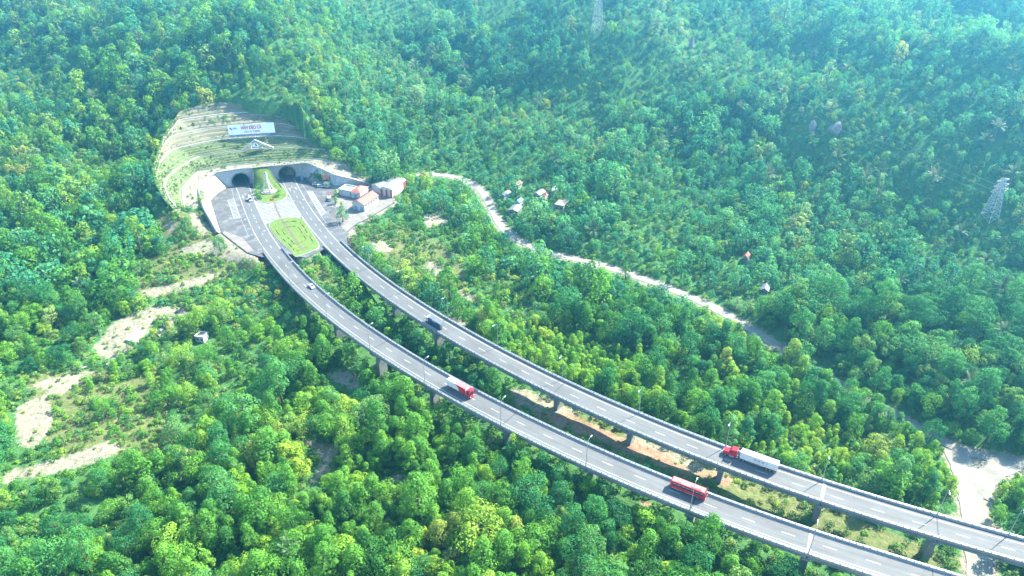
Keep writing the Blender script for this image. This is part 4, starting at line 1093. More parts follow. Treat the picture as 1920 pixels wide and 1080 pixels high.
# concrete remains on the left slope
def slab(pts, zpx, h, m, label, name='concrete_slab'):
    c = gp(sum(p[0] for p in pts) / len(pts), sum(p[1] for p in pts) / len(pts), zpx); z = ground_z(c.x, c.y)
    q = [gp(*p, z) for p in pts]; c = sum(q, Vector()) / len(q)
    zz = max(ground_z(p.x, p.y) for p in q)
    mb = MB(); mb.prism([(p.x - c.x, p.y - c.y) for p in q], -3.0, h)
    o = mb.build(name, m); o.location = (c.x, c.y, zz); return tag(o, label, 'slab', 'concrete slabs on the left slope')
slab([(300,612),(318,598),(331,600),(318,622)], -10, 0.3, CONC_PALE, 'bright rectangular concrete slab on the dirt clearing')
slab([(288,624),(305,614),(313,618),(299,632)], -10, 0.25, CONC_PALE, 'small pale concrete slab below the bright rectangular one')
slab([(236,640),(258,618),(276,620),(254,645)], -10, 0.2, mat('weathered_slab', (0.40, 0.37, 0.29), 0.9, 0.3, 0.3, 2.0), 'weathered brownish concrete slab left of the bright one')
slab([(197,684),(213,670),(219,672),(204,687)], -11, 0.2, CONC_PALE, 'narrow pale slab at the lower end of the dirt track')
slab([(133,692),(152,686),(165,690),(140,696)], -10.5, 0.2, CONC_PALE, 'thin pale slab farthest left on the dirt track')
hz = ground_z(*gp(375, 636, -12)[:2])
house('hut', (368,641), (383,643), (386,634), hz, 2.8, 'flat', WALLW, ROOFPALE, 'small white block hut among shrubs on the left slope', 1, 'hut', .2, windows=2, z_sink=2)

# ------------------------------------------------------------------ lattice pylons
PYLST = mat('pale_galvanised_lattice', (0.50, 0.50, 0.49), 0.6, 0.1)
def pylon(px, py, z, h, label):
    p = ray_ground(px, py); p.z -= 0.3
    r = thing('pylon', p, 0.35, label, 'pylon', 'lattice power pylons')
    def half(t): return 3.4 * (1 - t) + 0.75 * t if t < .72 else 1.73 - (t - .72) * 3.5
    lv = [0, .13, .25, .36, .46, .55, .63, .72, .79, .86, .93, 1.0]
    corners = [[(sx * half(t), sy * half(t), h * t) for t in lv] for sx, sy in ((-1, -1), (1, -1), (1, 1), (-1, 1))]
    for c in corners:
        mb = MB(); mb.tube(c, 0.16, 4); mb.build('leg', PYLST, r)
    for k in range(4):
        a, b = corners[k], corners[(k + 1) % 4]; mb = MB()
        for i in range(len(lv) - 1):
            mb.tube([a[i], b[i + 1]], 0.09, 4); mb.tube([b[i], a[i + 1]], 0.09, 4); mb.tube([a[i + 1], b[i + 1]], 0.08, 4)
        mb.build('bracing', PYLST, r)
    for t, w in ((.72, 6.5), (.84, 5.6), (.96, 4.6)):
        for sg in (-1, 1):
            mb = MB(); hb = half(t)
            mb.tube([(sg * hb, -hb, h * t), (sg * w, 0, h * t)], 0.1, 4); mb.tube([(sg * hb, hb, h * t), (sg * w, 0, h * t)], 0.1, 4); mb.tube([(sg * hb, 0, h * (t + .045)), (sg * w, 0, h * t)], 0.1, 4)
            am = mb.build('cross_arm', PYLST, r)
            mb = MB(); mb.tube([(sg * w, 0, h * t), (sg * w, 0, h * t - 1.8)], 0.12, 5); mb.build('insulator', ROCK, am)
    return r
pyA = pylon(1119, 62, 58, 44, 'steel lattice pylon standing on the ridge at the top of the picture')
pyB = pylon(1852, 414, 15, 24, 'steel lattice pylon on the hazy slope above the dirt road')

for k, (w_, zA, zB, nm) in enumerate(((-6.5, 44 * .72 - 1.8, 24 * .72 - 1.8, 'lowest power cable sagging between the two pylons'), (-5.6, 44 * .84 - 1.8, 24 * .84 - 1.8, 'middle power cable sagging between the two pylons'), (-4.6, 44 * .96 - 1.8, 24 * .96 - 1.8, 'topmost power cable sagging between the two pylons'))):
    ca_, sa_ = math.cos(.35), math.sin(.35)
    a, b = Vector(pyA.location) + Vector((w_ * ca_, w_ * sa_, zA)), Vector(pyB.location) + Vector((w_ * ca_, w_ * sa_, zB))
    mb = MB(); mb.tube([a.lerp(b, t / 24) - a + Vector((0, 0, -26 * (t / 24) * (1 - t / 24))) for t in range(25)], .05, 4)
    o = mb.build('power_cable', PYLST); o.location = a; tag(o, nm, 'cable', 'power cables between the pylons')

# boulder showing through the forest
def boulder(px, py, z, s, label, seed):
    p = ray_ground(px, py, s[2] * .3)
    import bmesh
    bm = bmesh.new(); bmesh.ops.create_icosphere(bm, subdivisions=4, radius=1)
    rr = np.random.default_rng(seed); dirs = rr.normal(size=(26, 3)); dirs /= np.linalg.norm(dirs, axis=1)[:, None]; offs = rr.uniform(.5, .85, 26)
    for v in bm.verts:
        c = np.array(v.co)
        for d, o in zip(dirs, offs):
            e = c @ d
            if e > o: c = c - d * (e - o) * .97
        c += 0.02 * np.sin(c[[1, 2, 0]] * 9 + seed)
        v.co = Vector(c * np.array(s))
    me = bpy.data.meshes.new('boulder'); bm.to_mesh(me); bm.free(); me.materials.append(ROCK)
    me.polygons.foreach_set('use_smooth', [False] * len(me.polygons))
    o = bpy.data.objects.new('boulder', me); COL.objects.link(o); o.location = (p.x, p.y, ground_z(p.x, p.y) + s[2] * .35); o.rotation_euler = (0, 0, seed)
    return tag(o, label, 'boulder', 'boulders on the hillside')
boulder(1566, 246, 33, (5.2, 4.6, 7.6), 'big bare grey boulder showing through the hillside forest', 2)
boulder(1522, 243, 33, (3.4, 3.0, 5.0), 'smaller purple-grey boulder left of the big bare one', 5)
boulder(1296, 86, 50, (3.0, 3.0, 8.0), 'tall grey rock high on the hazy hillside', 8)

# ------------------------------------------------------------------ vehicles (local x forward, y to the left, z up)
def wheel(root, x, y, r, w, rimm=STEEL):
    sg = 1 if y > 0 else -1
    mb = MB(); mb.cyl((x, y - sg * w / 2, r), (0, 1, 0), r, w, 16); o = mb.build('wheel', RUBBER, root)
    mb = MB(); mb.cyl((x, y - sg * 0.01, r), (0, 1, 0), r * .58, 0.06, 12); mb.build('rim', rimm, o)
def body(outline, w, name, m, root, bevel=.12, taper=1.0, ztaper=None):
    """side outline (x, z) extruded across the width; above ztaper the sides lean in"""
    mb = MB(); n = len(outline)
    vs = [(x, sg * w / 2 * (taper if ztaper is not None and z > ztaper else 1), z) for sg in (-1, 1) for x, z in outline]
    mb.add(vs, [tuple(range(n)), tuple(range(n, 2 * n))[::-1]] + [(j, (j + 1) % n, n + (j + 1) % n, n + j) for j in range(n)])
    return mb.build(name, m, root, bevel=bevel)
def pane(pts, name, m, root):
    mb = MB(); mb.add(pts, [tuple(range(len(pts)))]); return mb.build(name, m, root)
def bx(c, s, name, m, root, bevel=0):
    mb = MB(); mb.box(c, s); return mb.build(name, m, root, bevel=bevel)
def on_road(P, px, py, shift, name, label, cat, back=False, z=0.012):
    s, o = P.station(px, py, 0)
    return thing(name, P.at(s, o + shift, z), P.ang(s) + (math.pi if back else 0), label, cat)
CAR_WIN = GLASS
def bus():
    r = on_road(PA, 1290, 928, 1.25, 'bus', 'red sleeper coach driving on the lower viaduct', 'bus')
    L, w = 12.0, 2.5
    body([(-L / 2, .42), (-L / 2, 3.2), (-L / 2 + .35, 3.5), (L / 2 - .75, 3.5), (L / 2 - .2, 3.0), (L / 2, 1.5), (L / 2, .42)], w, 'body', REDP, r, .14)
    bx((-.2, 0, 3.5), (L - 1.1, w - .28, .06), 'roof_panel', mat('sun_glint_roof_red', (.62, .17, .16), .35, .08, .8, 4., space='obj'), r, .02)  # sun glint on the red roof is put into this lighter, pinker colour
    xs = [-5.3, -3.75, -2.2, -.65, .9, 2.45, 4.0, 5.3]
    for sg in (-1, 1):
        for a, b in zip(xs[:-1], xs[1:]):
            y = sg * (w / 2 + .012)
            wi = pane([(a + .07, y, 1.75), (b - .07, y, 1.75), (b - .07, y, 2.95), (a + .07, y, 2.95)], 'window', GLASS, r)
            pane([(a + .2, y + sg * .012, 2.42), (b - .25, y + sg * .012, 2.42), (b - .25, y + sg * .012, 2.85), (a + .2, y + sg * .012, 2.85)], 'curtain', mat('grey_curtain', (.32, .35, .36), .7, .2, 2., 6., space='obj'), wi)
        bx((-3.6, sg * (w / 2 + .005), .62), (3.4, .03, .1), 'trim_strip', WHITE, r); bx((1.0, sg * (w / 2 + .005), .58), (3.4, .03, .1), 'trim_strip', WHITE, r)
        for x in (-3.2, 3.3): wheel(r, x, sg * (w / 2 + .01), .52, .35)
        bx((L / 2 + .02, sg * .95, .85), (.08, .38, .26), 'headlight', LIGHTC, r); bx((-L / 2 - .02, sg * 1.0, 1.1), (.06, .24, .6), 'tail_light', TAILC, r)
        mb = MB(); mb.tube([(L / 2 - .3, sg * 1.2, 3.1), (L / 2 + .35, sg * 1.4, 2.9), (L / 2 + .4, sg * 1.42, 2.4)], .06, 5); mb.build('mirror', BLACKP, r)
    pane([(L / 2 + .02, -1.1, 1.55), (L / 2 + .02, 1.1, 1.55), (L / 2 - .17, 1.08, 2.98), (L / 2 - .17, -1.08, 2.98)], 'windscreen', GLASS, r)
    pane([(-L / 2 - .01, -1.0, 2.1), (-L / 2 - .01, 1.0, 2.1), (-L / 2 - .01, 1.0, 2.95), (-L / 2 - .01, -1.0, 2.95)], 'rear_window', GLASS, r)
    rp = MATS['sun_glint_roof_red']; bx((2.6, 0, 3.62), (3.6, 1.7, .2), 'roof_unit', rp, r, .06); bx((-3.2, 0, 3.6), (1.6, 1.5, .14), 'roof_hatch', rp, r, .04)  # roof unit and hatch share the painted-in glint colour
    bx((3.4, -.45, 3.74), (1.6, .12, .04), 'roof_vent', REDP, r)
bus()
def semi():
    r = on_road(PB, 1391, 866, 1.3, 'semi_trailer_truck', 'red long-nosed tractor with white box trailer on the upper viaduct', 'truck', True)
    cab = body([(6.9, .75), (6.9, 1.9), (6.55, 2.1), (5.0, 2.25), (4.55, 3.05), (4.2, 3.55), (2.15, 3.85), (2.15, .75)], 2.3, 'cab', REDP, r, .12)
    pane([(5.02, -.98, 2.28), (5.02, .98, 2.28), (4.58, .92, 3.02), (4.58, -.92, 3.02)], 'windscreen', GLASS, r)
    for sg in (-1, 1):
        y = sg * 1.165
        pane([(4.75, y, 2.2), (3.7, y, 2.2), (3.75, y, 2.85), (4.45, y, 2.85)], 'side_window', GLASS, cab)
        pane([(3.1, y, 2.35), (2.5, y, 2.35), (2.5, y, 2.85), (3.1, y, 2.85)], 'sleeper_window', GLASS, cab)
        bx((3.9, sg * 1.3, .75), (1.7, .35, .5), 'side_tank', STEEL, r, .08)
        mb = MB(); mb.tube([(2.05, sg * 1.1, 1.0), (2.05, sg * 1.1, 4.0)], .1, 8); mb.build('exhaust_stack', STEEL, r)
        bx((6.6, sg * .95, 1.5), (.2, .35, .3), 'headlight', LIGHTC, r)
        bx((4.9, sg * 1.45, 2.5), (.12, .2, .55), 'mirror', BLACKP, r)
        for x in (6.0, 1.0, -.3, -8.2, -9.5, -10.8): wheel(r, x, sg * 1.24, .52, .42)
        mb = MB()
        for k in range(3): mb.box((-4.6 + .0, sg * 1.15, .75 + k * .16), (3.6, .05, .05))
        for k in range(5): mb.box((-6.3 + k * .85, sg * 1.15, .95), (.07, .06, .6))
        mb.build('side_guard', STEEL, r)
    bx((6.98, 0, 1.35), (.12, 1.1, .9), 'grille', STEEL, r); bx((6.95, 0, .7), (.25, 2.3, .3), 'bumper', STEEL, r, .05)
    bx((.2, 0, .8), (4.2, .9, .25), 'chassis', BLACKP, r); bx((-5.5, 0, 1.05), (11.6, 1.1, .25), 'trailer_chassis', BLACKP, r)
    bx((-5.25, 0, 2.65), (12.7, 2.5, 2.85), 'trailer_box', WHITE, r, .05)
    bx((-11.62, 0, 2.65), (.06, 2.4, 2.7), 'rear_door', STEEL, r); bx((-11.62, 0, .6), (.1, 2.3, .2), 'rear_bumper', BLACKP, r)
    for k, ch in enumerate('WHNI'):                         # four spaced letters on each side
        for sg in (-1, 1):
            x = -4.0 - k * 1.35 if sg > 0 else -4.0 - (3 - k) * 1.35
            M = Matrix.Translation((x, sg * 1.265, 2.75)) @ Matrix.Rotation(math.pi if sg > 0 else 0, 4, 'Z') @ Matrix.Rotation(math.pi / 2, 4, 'X')
            text_obj(ch, 1.0, DARKTXT, r, M, bold=.02)
semi()
def container_truck():
    r = on_road(PA, 861, 738.5, 1.4, 'box_truck', 'red cab truck with white and red box on the lower viaduct', 'truck')
    cab = body([(6.0, .55), (6.05, 1.7), (5.7, 3.1), (5.4, 3.3), (4.1, 3.45), (3.95, 3.3), (3.95, .55)], 2.45, 'cab', REDP, r, .1)
    pane([(6.06, -1.05, 1.75), (6.06, 1.05, 1.75), (5.74, 1.0, 2.95), (5.74, -1.0, 2.95)], 'windscreen', GLASS, r)
    box = bx((-1.3, 0, 2.45), (10.2, 2.5, 2.8), 'cargo_box', mat('pinkish_white_paint', (.72, .66, .62), .5, .08, .8, 3., space='obj'), r, .05)
    bx((.9, 0, 3.87), (5.7, 2.4, .05), 'roof_panel', mat('faded_pink_paint', (.60, .16, .15), .5, .1, .8, 3., space='obj'), box)
    for sg in (-1, 1):
        y = sg * 1.262
        mb = MB(); n = 8; c = []
        for k in range(n + 1): c.append((-1.6 + 1.7 * math.sin(k / n * 1.9), 3.8 - 2.72 * k / n))
        mb.add([(x, y, z) for x, z in c] + [(3.75, y, z) for x, z in c], [(k, k + 1, n + 2 + k, n + 1 + k) for k in range(n)]); mb.build('red_side_panel', REDP, box)
        pane([(5.4, sg * 1.238, 1.9), (4.4, sg * 1.238, 1.9), (4.4, sg * 1.238, 2.75), (5.3, sg * 1.238, 2.75)], 'side_window', GLASS, cab)
        bx((6.05, sg * .95, .9), (.1, .4, .25), 'headlight', LIGHTC, r); bx((5.9, sg * 1.42, 2.2), (.14, .18, .7), 'mirror', BLACKP, r)
        bx((-6.42, sg * 1.0, .95), (.05, .3, .2), 'tail_light', TAILC, r)
        for x in (5.0, 3.3, -3.2, -4.5): wheel(r, x, sg * 1.22, .5, .38)
    bx((5.2, 0, 3.62), (1.3, 1.9, .35), 'wind_deflector', REDP, r, .08); bx((-1.0, 0, .85), (10.5, 1.0, .3), 'chassis', BLACKP, r); bx((6.05, 0, .6), (.2, 2.4, .35), 'bumper', REDP, r, .05)
container_truck()
def dark_lorry():
    r = on_road(PB, 812, 612, 1.3, 'lorry', 'dark blue sided lorry with grey cover on the upper viaduct', 'truck', True)
    pl = mat('pale_cab_paint', (.55, .58, .60), .4, .1, 1., 4., space='obj')
    cab = body([(5.0, .6), (5.05, 1.7), (4.75, 2.85), (3.3, 2.95), (3.3, .6)], 2.4, 'cab', pl, r, .1)
    pane([(5.06, -1.0, 1.7), (5.06, 1.0, 1.7), (4.79, .95, 2.7), (4.79, -.95, 2.7)], 'windscreen', GLASS, r)
    navy = mat('navy_paint', (.02, .06, .12), .4, .15, 1., 4., space='obj')
    box = bx((-1.0, 0, 2.15), (8.4, 2.5, 2.3), 'cargo_body', navy, r, .04)
    bx((-1.0, 0, 3.36), (8.44, 2.54, .12), 'canvas_cover', mat('grey_canvas', (.12, .14, .16), .9, .2, 1., 5., space='obj'), r, .04)
    bx((-5.25, 0, 2.15), (.08, 2.4, 2.2), 'tail_gate', STEEL, r); bx((-5.7, .9, 2.2), (.9, .06, 2.0), 'open_gate', STEEL, r)
    for sg in (-1, 1):
        bx((-.9, sg * 1.262, 2.95), (2.6, .02, .4), 'white_stripe', WHITE, box)
        for k in range(7): bx((-4.9 + k * 1.3, sg * 1.265, 2.1), (.1, .05, 2.2), 'side_rib', navy, box)
        pane([(4.6, sg * 1.212, 1.75), (3.7, sg * 1.212, 1.75), (3.7, sg * 1.212, 2.5), (4.45, sg * 1.212, 2.5)], 'side_window', GLASS, cab)
        bx((5.05, sg * .9, .95), (.08, .35, .24), 'headlight', LIGHTC, r)
        for x in (4.2, 2.4, -2.6, -3.9): wheel(r, x, sg * 1.22, .5, .38)
    bx((0, 0, .85), (9.6, 1.0, .3), 'chassis', BLACKP, r)
dark_lorry()
def car(r, L=4.5, w=1.8, h=1.5, van=False, paint=WHITE):
    if van: out = [(-L / 2, .3), (-L / 2, 1.0), (-L / 2 + .1, h), (L / 2 - 1.7, h), (L / 2 - .9, 1.1), (L / 2, .9), (L / 2, .3)]
    else: out = [(-L / 2, .3), (-L / 2, .95), (-L / 2 + .75, 1.0), (-L / 2 + 1.3, h), (L / 2 - 2.2, h), (L / 2 - 1.25, .98), (L / 2 - .1, .78), (L / 2, .3)]
    body(out, w, 'body', paint, r, .09, .86, 1.05)
    wx0, wx1 = (L / 2 - 1.68, L / 2 - .93) if van else (L / 2 - 2.18, L / 2 - 1.3)
    pane([(wx1 + .05, -w * .42, 1.04 if not van else 1.14), (wx1 + .05, w * .42, 1.04 if not van else 1.14), (wx0 + .03, w * .38, h - .03), (wx0 + .03, -w * .38, h - .03)], 'windscreen', GLASS, r)
    rx = -L / 2 + (.05 if van else .8)
    pane([(rx - .03, -w * .42, 1.06), (rx - .03, w * .42, 1.06), (rx + (.05 if van else .48), w * .37, h - .05), (rx + (.05 if van else .48), -w * .37, h - .05)], 'rear_window', GLASS, r)
    for sg in (-1, 1):
        xr = -L / 2 + (.3 if van else 1.25)
        pane([(wx1 - .15, sg * (w / 2 - .0), 1.02), (xr - .2, sg * (w / 2 - .0), 1.02), (xr, sg * (w * .43 + .02), h - .1), (wx0 - .1, sg * (w * .43 + .02), h - .1)], 'side_window', GLASS, r)
        bx((L / 2 - .04, sg * w * .36, .68), (.12, .36, .18), 'headlight', LIGHTC, r); bx((-L / 2, sg * w * .38, .82), (.06, .3, .2), 'tail_light', TAILC, r)
        bx((wx1 - .2, sg * (w / 2 + .12), 1.05), (.12, .2, .14), 'mirror', paint, r)
        for x in (L / 2 - .85, -L / 2 + .85): wheel(r, x, sg * (w / 2 + .01), .33, .22)
    return r
car(on_road(PA, 582, 539, .6, 'car', 'white saloon car driving on the lower viaduct near the lawn', 'car'), 4.6, 1.85, 1.5)
car(on_road(PA, 469, 376, .2, 'van', 'white van just out of the left tunnel mouth', 'van'), 5.2, 2.0, 2.25, True)
car(thing('pickup_car', gp(602, 350.5, .01), 0.15, 'white car parked last in the row by the grey wing wall', 'car', 'cars parked by the wing wall'), 4.8, 1.9, 1.7, True)
car(thing('pickup_car', gp(593, 346.5, .01), 0.2, 'white car parked nearer the tunnel in the row by the wing wall', 'car', 'cars parked by the wing wall'), 4.8, 1.9, 1.7)
r = thing('crane_truck', gp(618, 374.5, .03), -1.3, 'small white lorry with red crane mast parked on the yard', 'truck')
bx((1.7, 0, 1.25), (1.5, 2.0, 1.8), 'cab', WHITE, r, .12); pane([(2.46, -.85, 1.3), (2.46, .85, 1.3), (2.46, .85, 2.0), (2.46, -.85, 2.0)], 'windscreen', GLASS, r)
bx((-1.0, 0, 1.0), (3.6, 2.0, .9), 'load_bed', WHITE, r, .05)
mb = MB(); mb.tube([(.6, 0, 1.2), (.5, 0, 4.0), (-1.8, 0, 5.0)], [.3, .22, .12], 6); mb.build('crane_arm', REDP, r)
for x in (1.6, -1.6):
    for sg in (-1, 1): wheel(r, x, sg * 1.0, .42, .3)
# small road furniture by the yard
def signboard(px, py, w, h, z0, m, label, n=2):
    r = thing('sign_board', gp(px, py, .02), 0.15, label, 'sign')
    bx((0, 0, z0 + h / 2), (w, .1, h), 'board', m, r)
    for k in range(n):
        x = -w * .35 + w * .7 * k if n > 1 else 0
        mb = MB(); mb.tube([(x, .1, 0), (x, .1, z0 + h)], .07, 6); mb.build('post', STEEL, r)
    return r
signboard(613, 348.5, 3.8, 3.6, 4.2, mat('faded_red_board', (.62, .22, .18), .6, .2), 'red notice board standing by the grey wing wall')
booth = house('booth', (608,350.5), (616,351.5), (617,349), 0.02, 2.6, 'hip', mat('cream_booth', (.62, .56, .42), .7, .1), mat('cream_booth_roof', (.66, .58, .40), .6, .1), 'small cream booth beside the red notice board', 1.0, 'booth', .4, windows=1)
signboard(616, 413, 1.4, 1.4, 4.0, SIGNW, 'small white road sign at the yard exit, first of two', 1)
signboard(621, 411, 1.4, 1.4, 4.0, mat('orange_board', (.75, .42, .12), .6, .1), 'small orange road sign at the yard exit beside the white one', 1)
signboard(567, 339, 2.0, 2.4, .5, SIGNB, 'blue and white panel at the foot of the right tunnel wall', 2)

# ------------------------------------------------------------------ plants: meshes
def leaf_mesh(name, C, Nrm, size, tone, mats, trunk=None):
    n = len(C)
    Nrm = Nrm / (np.linalg.norm(Nrm, axis=1)[:, None] + 1e-9)
    a = NR.normal(size=(n, 3)); u = np.cross(Nrm, a); u /= np.linalg.norm(u, axis=1)[:, None] + 1e-9
    w = np.cross(Nrm, u); s = size[:, None] / 2
    asp = NR.uniform(.55, 1.0, (n, 1))
    V = np.stack([C - u * s, C - w * s * asp, C + u * s, C + w * s * asp], 1).reshape(-1, 3)
    F_ = np.arange(n * 4).reshape(n, 4)
    tv = np.repeat(tone, 4)
    faces = F_.tolist(); mi = [0] * n; verts = V.tolist()
    if trunk is not None:
        o = len(verts); verts += [tuple(v) for v in trunk.v]; faces += [[o + i for i in f] for f in trunk.f]; mi += [1] * len(trunk.f); tv = np.concatenate([tv, np.full(len(trunk.v), .5)])
    me = bpy.data.meshes.new(name); me.from_pydata(verts, [], faces)
    for m in mats: me.materials.append(m)
    me.polygons.foreach_set('material_index', mi)
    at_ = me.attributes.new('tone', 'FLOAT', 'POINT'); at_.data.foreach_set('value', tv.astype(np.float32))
    me.update()
    return me
def crown_cards(h0, h1, wid, nl, ncard, size, shape, lobe=(.17, .27)):
    """lobes spread through a crown between h0 and h1; cards on the lobe shells"""
    C, N_, S, T = [], [], [], []
    ch = h1 - h0; lobes = []
    for k in range(nl):
        t = (k + NR.uniform(.2, .8)) / nl
        if shape == 'round': rad = math.sqrt(max(0.02, 1 - (2 * t - .85) ** 2 / 1.4)) * .78
        elif shape == 'cone': rad = (1 - t) ** .7 * .72 + .10
        elif shape == 'flat': rad = .95 * math.sqrt(NR.uniform(.05, 1))
        else: rad = .62 * (1 - abs(2 * t - .9) ** 3) + .05          # column
        a = k * 2.39996 + NR.uniform(-.5, .5)
        rr = rad * wid / 2 * NR.uniform(.5, 1.15)
        z = h0 + ch * (t if shape != 'flat' else NR.uniform(.45, .95) - .3 * (rr / (wid / 2)) ** 2)
        lobes.append((np.array([rr * math.cos(a), rr * math.sin(a), z]), wid * NR.uniform(*lobe), NR.uniform(.2, .8)))
    cen = np.array([0, 0, (h0 + h1) / 2 - ch * .15])
    per = ncard // nl
    for p, r, tn in lobes:
        d = NR.normal(size=(per, 3)); d[:, 2] = d[:, 2] * .85 + .25; d /= np.linalg.norm(d, axis=1)[:, None]
        out = (p - cen) / (np.linalg.norm(p - cen) + 1e-6)
        keep = d @ out > -.55; d = d[keep]; m = len(d)
        rad = r * (NR.uniform(.82, 1.05, (m, 1)))
        C.append(p + d * rad * np.array([1, 1, .82])); N_.append(d + NR.normal(0, .32, (m, 3)) + np.array([0, 0, .25]))
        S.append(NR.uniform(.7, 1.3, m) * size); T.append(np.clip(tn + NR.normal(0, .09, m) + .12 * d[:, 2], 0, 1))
    return np.vstack(C), np.vstack(N_), np.concatenate(S), np.concatenate(T), lobes
def trunk_mb(h, r, lobes, nlimb=6):
    mb = MB(); lean = (R.uniform(-.25, .25), R.uniform(-.25, .25))
    mb.tube([(0, 0, -1.2), (lean[0] * .4, lean[1] * .4, h * .35), (lean[0], lean[1], h * .75), (lean[0] * 1.3, lean[1] * 1.3, h)], [r * 1.25, r, r * .6, r * .2], 7)
    for p, rr, _ in lobes[::max(1, len(lobes) // nlimb)]:
        z0 = max(h * .25, min(h * .8, p[2] - .35 * np.hypot(p[0], p[1]) - .5))
        mb.tube([(lean[0] * .6, lean[1] * .6, z0), (p[0] * .5, p[1] * .5, z0 + (p[2] - z0) * .6), tuple(p)], [r * .45, r * .28, r * .1], 5)
    return mb
def make_tree(name, h, wid, base, shape, nl, ncard, size, leafm, lobe=(.17, .27)):
    c, n_, s, t, lobes = crown_cards(base, h, wid, nl, ncard, size, shape, lobe)
    tr = trunk_mb(h * .86, .13 + h * .013, lobes)
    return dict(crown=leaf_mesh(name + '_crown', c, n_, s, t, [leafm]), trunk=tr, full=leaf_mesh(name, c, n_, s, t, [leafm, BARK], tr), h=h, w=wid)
NEAR, FARK = [], []
spec_near = [('acacia', 11.5, 6.2, 2.2, 'cone', 17, LEAF_BRIGHT), ('acacia', 10.0, 5.6, 1.6, 'column', 15, LEAF_BRIGHT), ('acacia', 12.5, 6.6, 2.4, 'column', 19, LEAF_BRIGHT),
 ('round', 9.0, 7.6, 2.2, 'round', 17, LEAF_BRIGHT), ('round', 10.5, 8.4, 2.6, 'round', 20, LEAF_DEEP), ('round', 8.0, 6.6, 1.6, 'round', 15, LEAF_DEEP),
 ('spread', 11.0, 10.5, 4.2, 'flat', 22, LEAF_DEEP), ('young', 7.0, 3.8, .8, 'column', 11, LEAF_YOUNG), ('young', 6.0, 3.4, .6, 'cone', 10, LEAF_YOUNG), ('column', 12.5, 5.2, 2.6, 'column', 17, LEAF_DEEP), ('lime', 8.5, 6.8, 1.2, 'round', 15, LEAF_YOUNG), ('wild', 9.0, 7.4, 1.0, 'round', 12, LEAF_SCRUB), ('broad', 10.5, 10.0, 2.8, 'flat', 20, LEAF_BRIGHT), ('emergent', 15.0, 7.0, 6.0, 'round', 14, LEAF_DEEP)]
for i, (nme, h, w, b, sh, nl, lm) in enumerate(spec_near):
    NEAR.append(make_tree(f'near{i}_{nme}', h, w, b, sh, nl, 2500 if w > 4.5 else 1200, .44 if w > 4.5 else .38, lm, (.13, .29) if w > 4.5 else (.18, .32)))
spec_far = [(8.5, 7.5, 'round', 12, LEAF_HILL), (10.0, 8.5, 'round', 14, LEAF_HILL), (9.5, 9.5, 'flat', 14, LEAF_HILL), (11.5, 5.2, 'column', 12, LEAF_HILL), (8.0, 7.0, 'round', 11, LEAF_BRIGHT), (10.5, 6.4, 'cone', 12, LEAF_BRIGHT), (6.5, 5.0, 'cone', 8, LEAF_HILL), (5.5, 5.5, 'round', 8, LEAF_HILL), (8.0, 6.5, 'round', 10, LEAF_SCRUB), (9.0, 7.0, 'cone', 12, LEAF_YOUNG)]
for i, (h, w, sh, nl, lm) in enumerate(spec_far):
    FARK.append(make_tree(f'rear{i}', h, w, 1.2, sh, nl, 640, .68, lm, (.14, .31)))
def make_palm(name, h, nf, fl):
    C, N_, S, T = [], [], [], []
    V, F_, tone = [], [], []
    tr = MB(); tr.tube([(0, 0, -1), (.15, .1, h * .5), (.3, .1, h)], [.26, .2, .17], 7)
    for k in range(nf):
        a = k * 2.39996; el = NR.uniform(.30, 1.40); l = fl * NR.uniform(.8, 1.1); tn = NR.uniform(.25, .95)
        d = np.array([math.cos(a), math.sin(a), 0]); sd = np.array([-math.sin(a), math.cos(a), 0])
        pts = []
        for j in range(9):
            t = j / 8; pts.append(np.array([.3, .1, h]) + d * l * t * math.cos(el) + np.array([0, 0, 1]) * (l * t * math.sin(el) - l * .46 * t * t * math.cos(el)))
        for j in range(8):
            p, q = pts[j], pts[j + 1]; wl = l * .20 * math.sin(math.pi * (j + .9) / 9.2) ** .7; tg = (q - p) / np.linalg.norm(q - p)
            for sg in (-1, 1):
                for sub in (0.0, .5):
                    b0 = p + (q - p) * sub; tip = b0 + sd * sg * wl + tg * wl * .75 + np.array([0, 0, -.16 * wl])
                    o = len(V); V += [b0, b0 + tg * .22, tip]; F_.append((o, o + 1, o + 2)); tone += [tn] * 3
            o = len(V); V += [p - sd * .05, p + sd * .05, q + sd * .05, q - sd * .05]; F_.append((o, o + 1, o + 2, o + 3)); tone += [tn] * 4
    def mk(nm, with_trunk):
        v, f, tt, mi = list(V), list(F_), list(tone), [0] * len(F_)
        if with_trunk:
            o = len(v); v += [np.array(x) for x in tr.v]; f += [tuple(o + i for i in ff) for ff in tr.f]; tt += [.5] * len(tr.v); mi += [1] * len(tr.f)
        me = bpy.data.meshes.new(nm); me.from_pydata([tuple(x) for x in v], [], f); me.materials.append(LEAF_PALM)
        if with_trunk: me.materials.append(BARK)
        me.polygons.foreach_set('material_index', mi)
        at_ = me.attributes.new('tone', 'FLOAT', 'POINT'); at_.data.foreach_set('value', np.array(tt, np.float32)); return me
    return dict(crown=mk(name + '_crown', False), trunk=tr, full=mk(name, True), h=h + fl * .3, w=fl * 2)
PALM = [make_palm('palm0', 6.5, 20, 5.4), make_palm('palm1', 8.5, 16, 4.8), make_palm('palm2', 5.0, 24, 6.0)]
SHRUB = []
for i, (h, w, nl, lm) in enumerate(((1.7, 2.6, 6, LEAF_SCRUB), (2.4, 3.0, 7, LEAF_SCRUB), (2.8, 3.0, 7, LEAF_BRIGHT), (1.2, 2.2, 5, LEAF_YOUNG), (3.4, 3.4, 8, LEAF_DEEP))):
    c, n_, s, t, lb = crown_cards(.1, h, w, nl, 330, .40, 'round', (.22, .34))
    SHRUB.append(dict(full=leaf_mesh(f'shrub{i}', c, n_, s, t, [lm]), h=h, w=w))

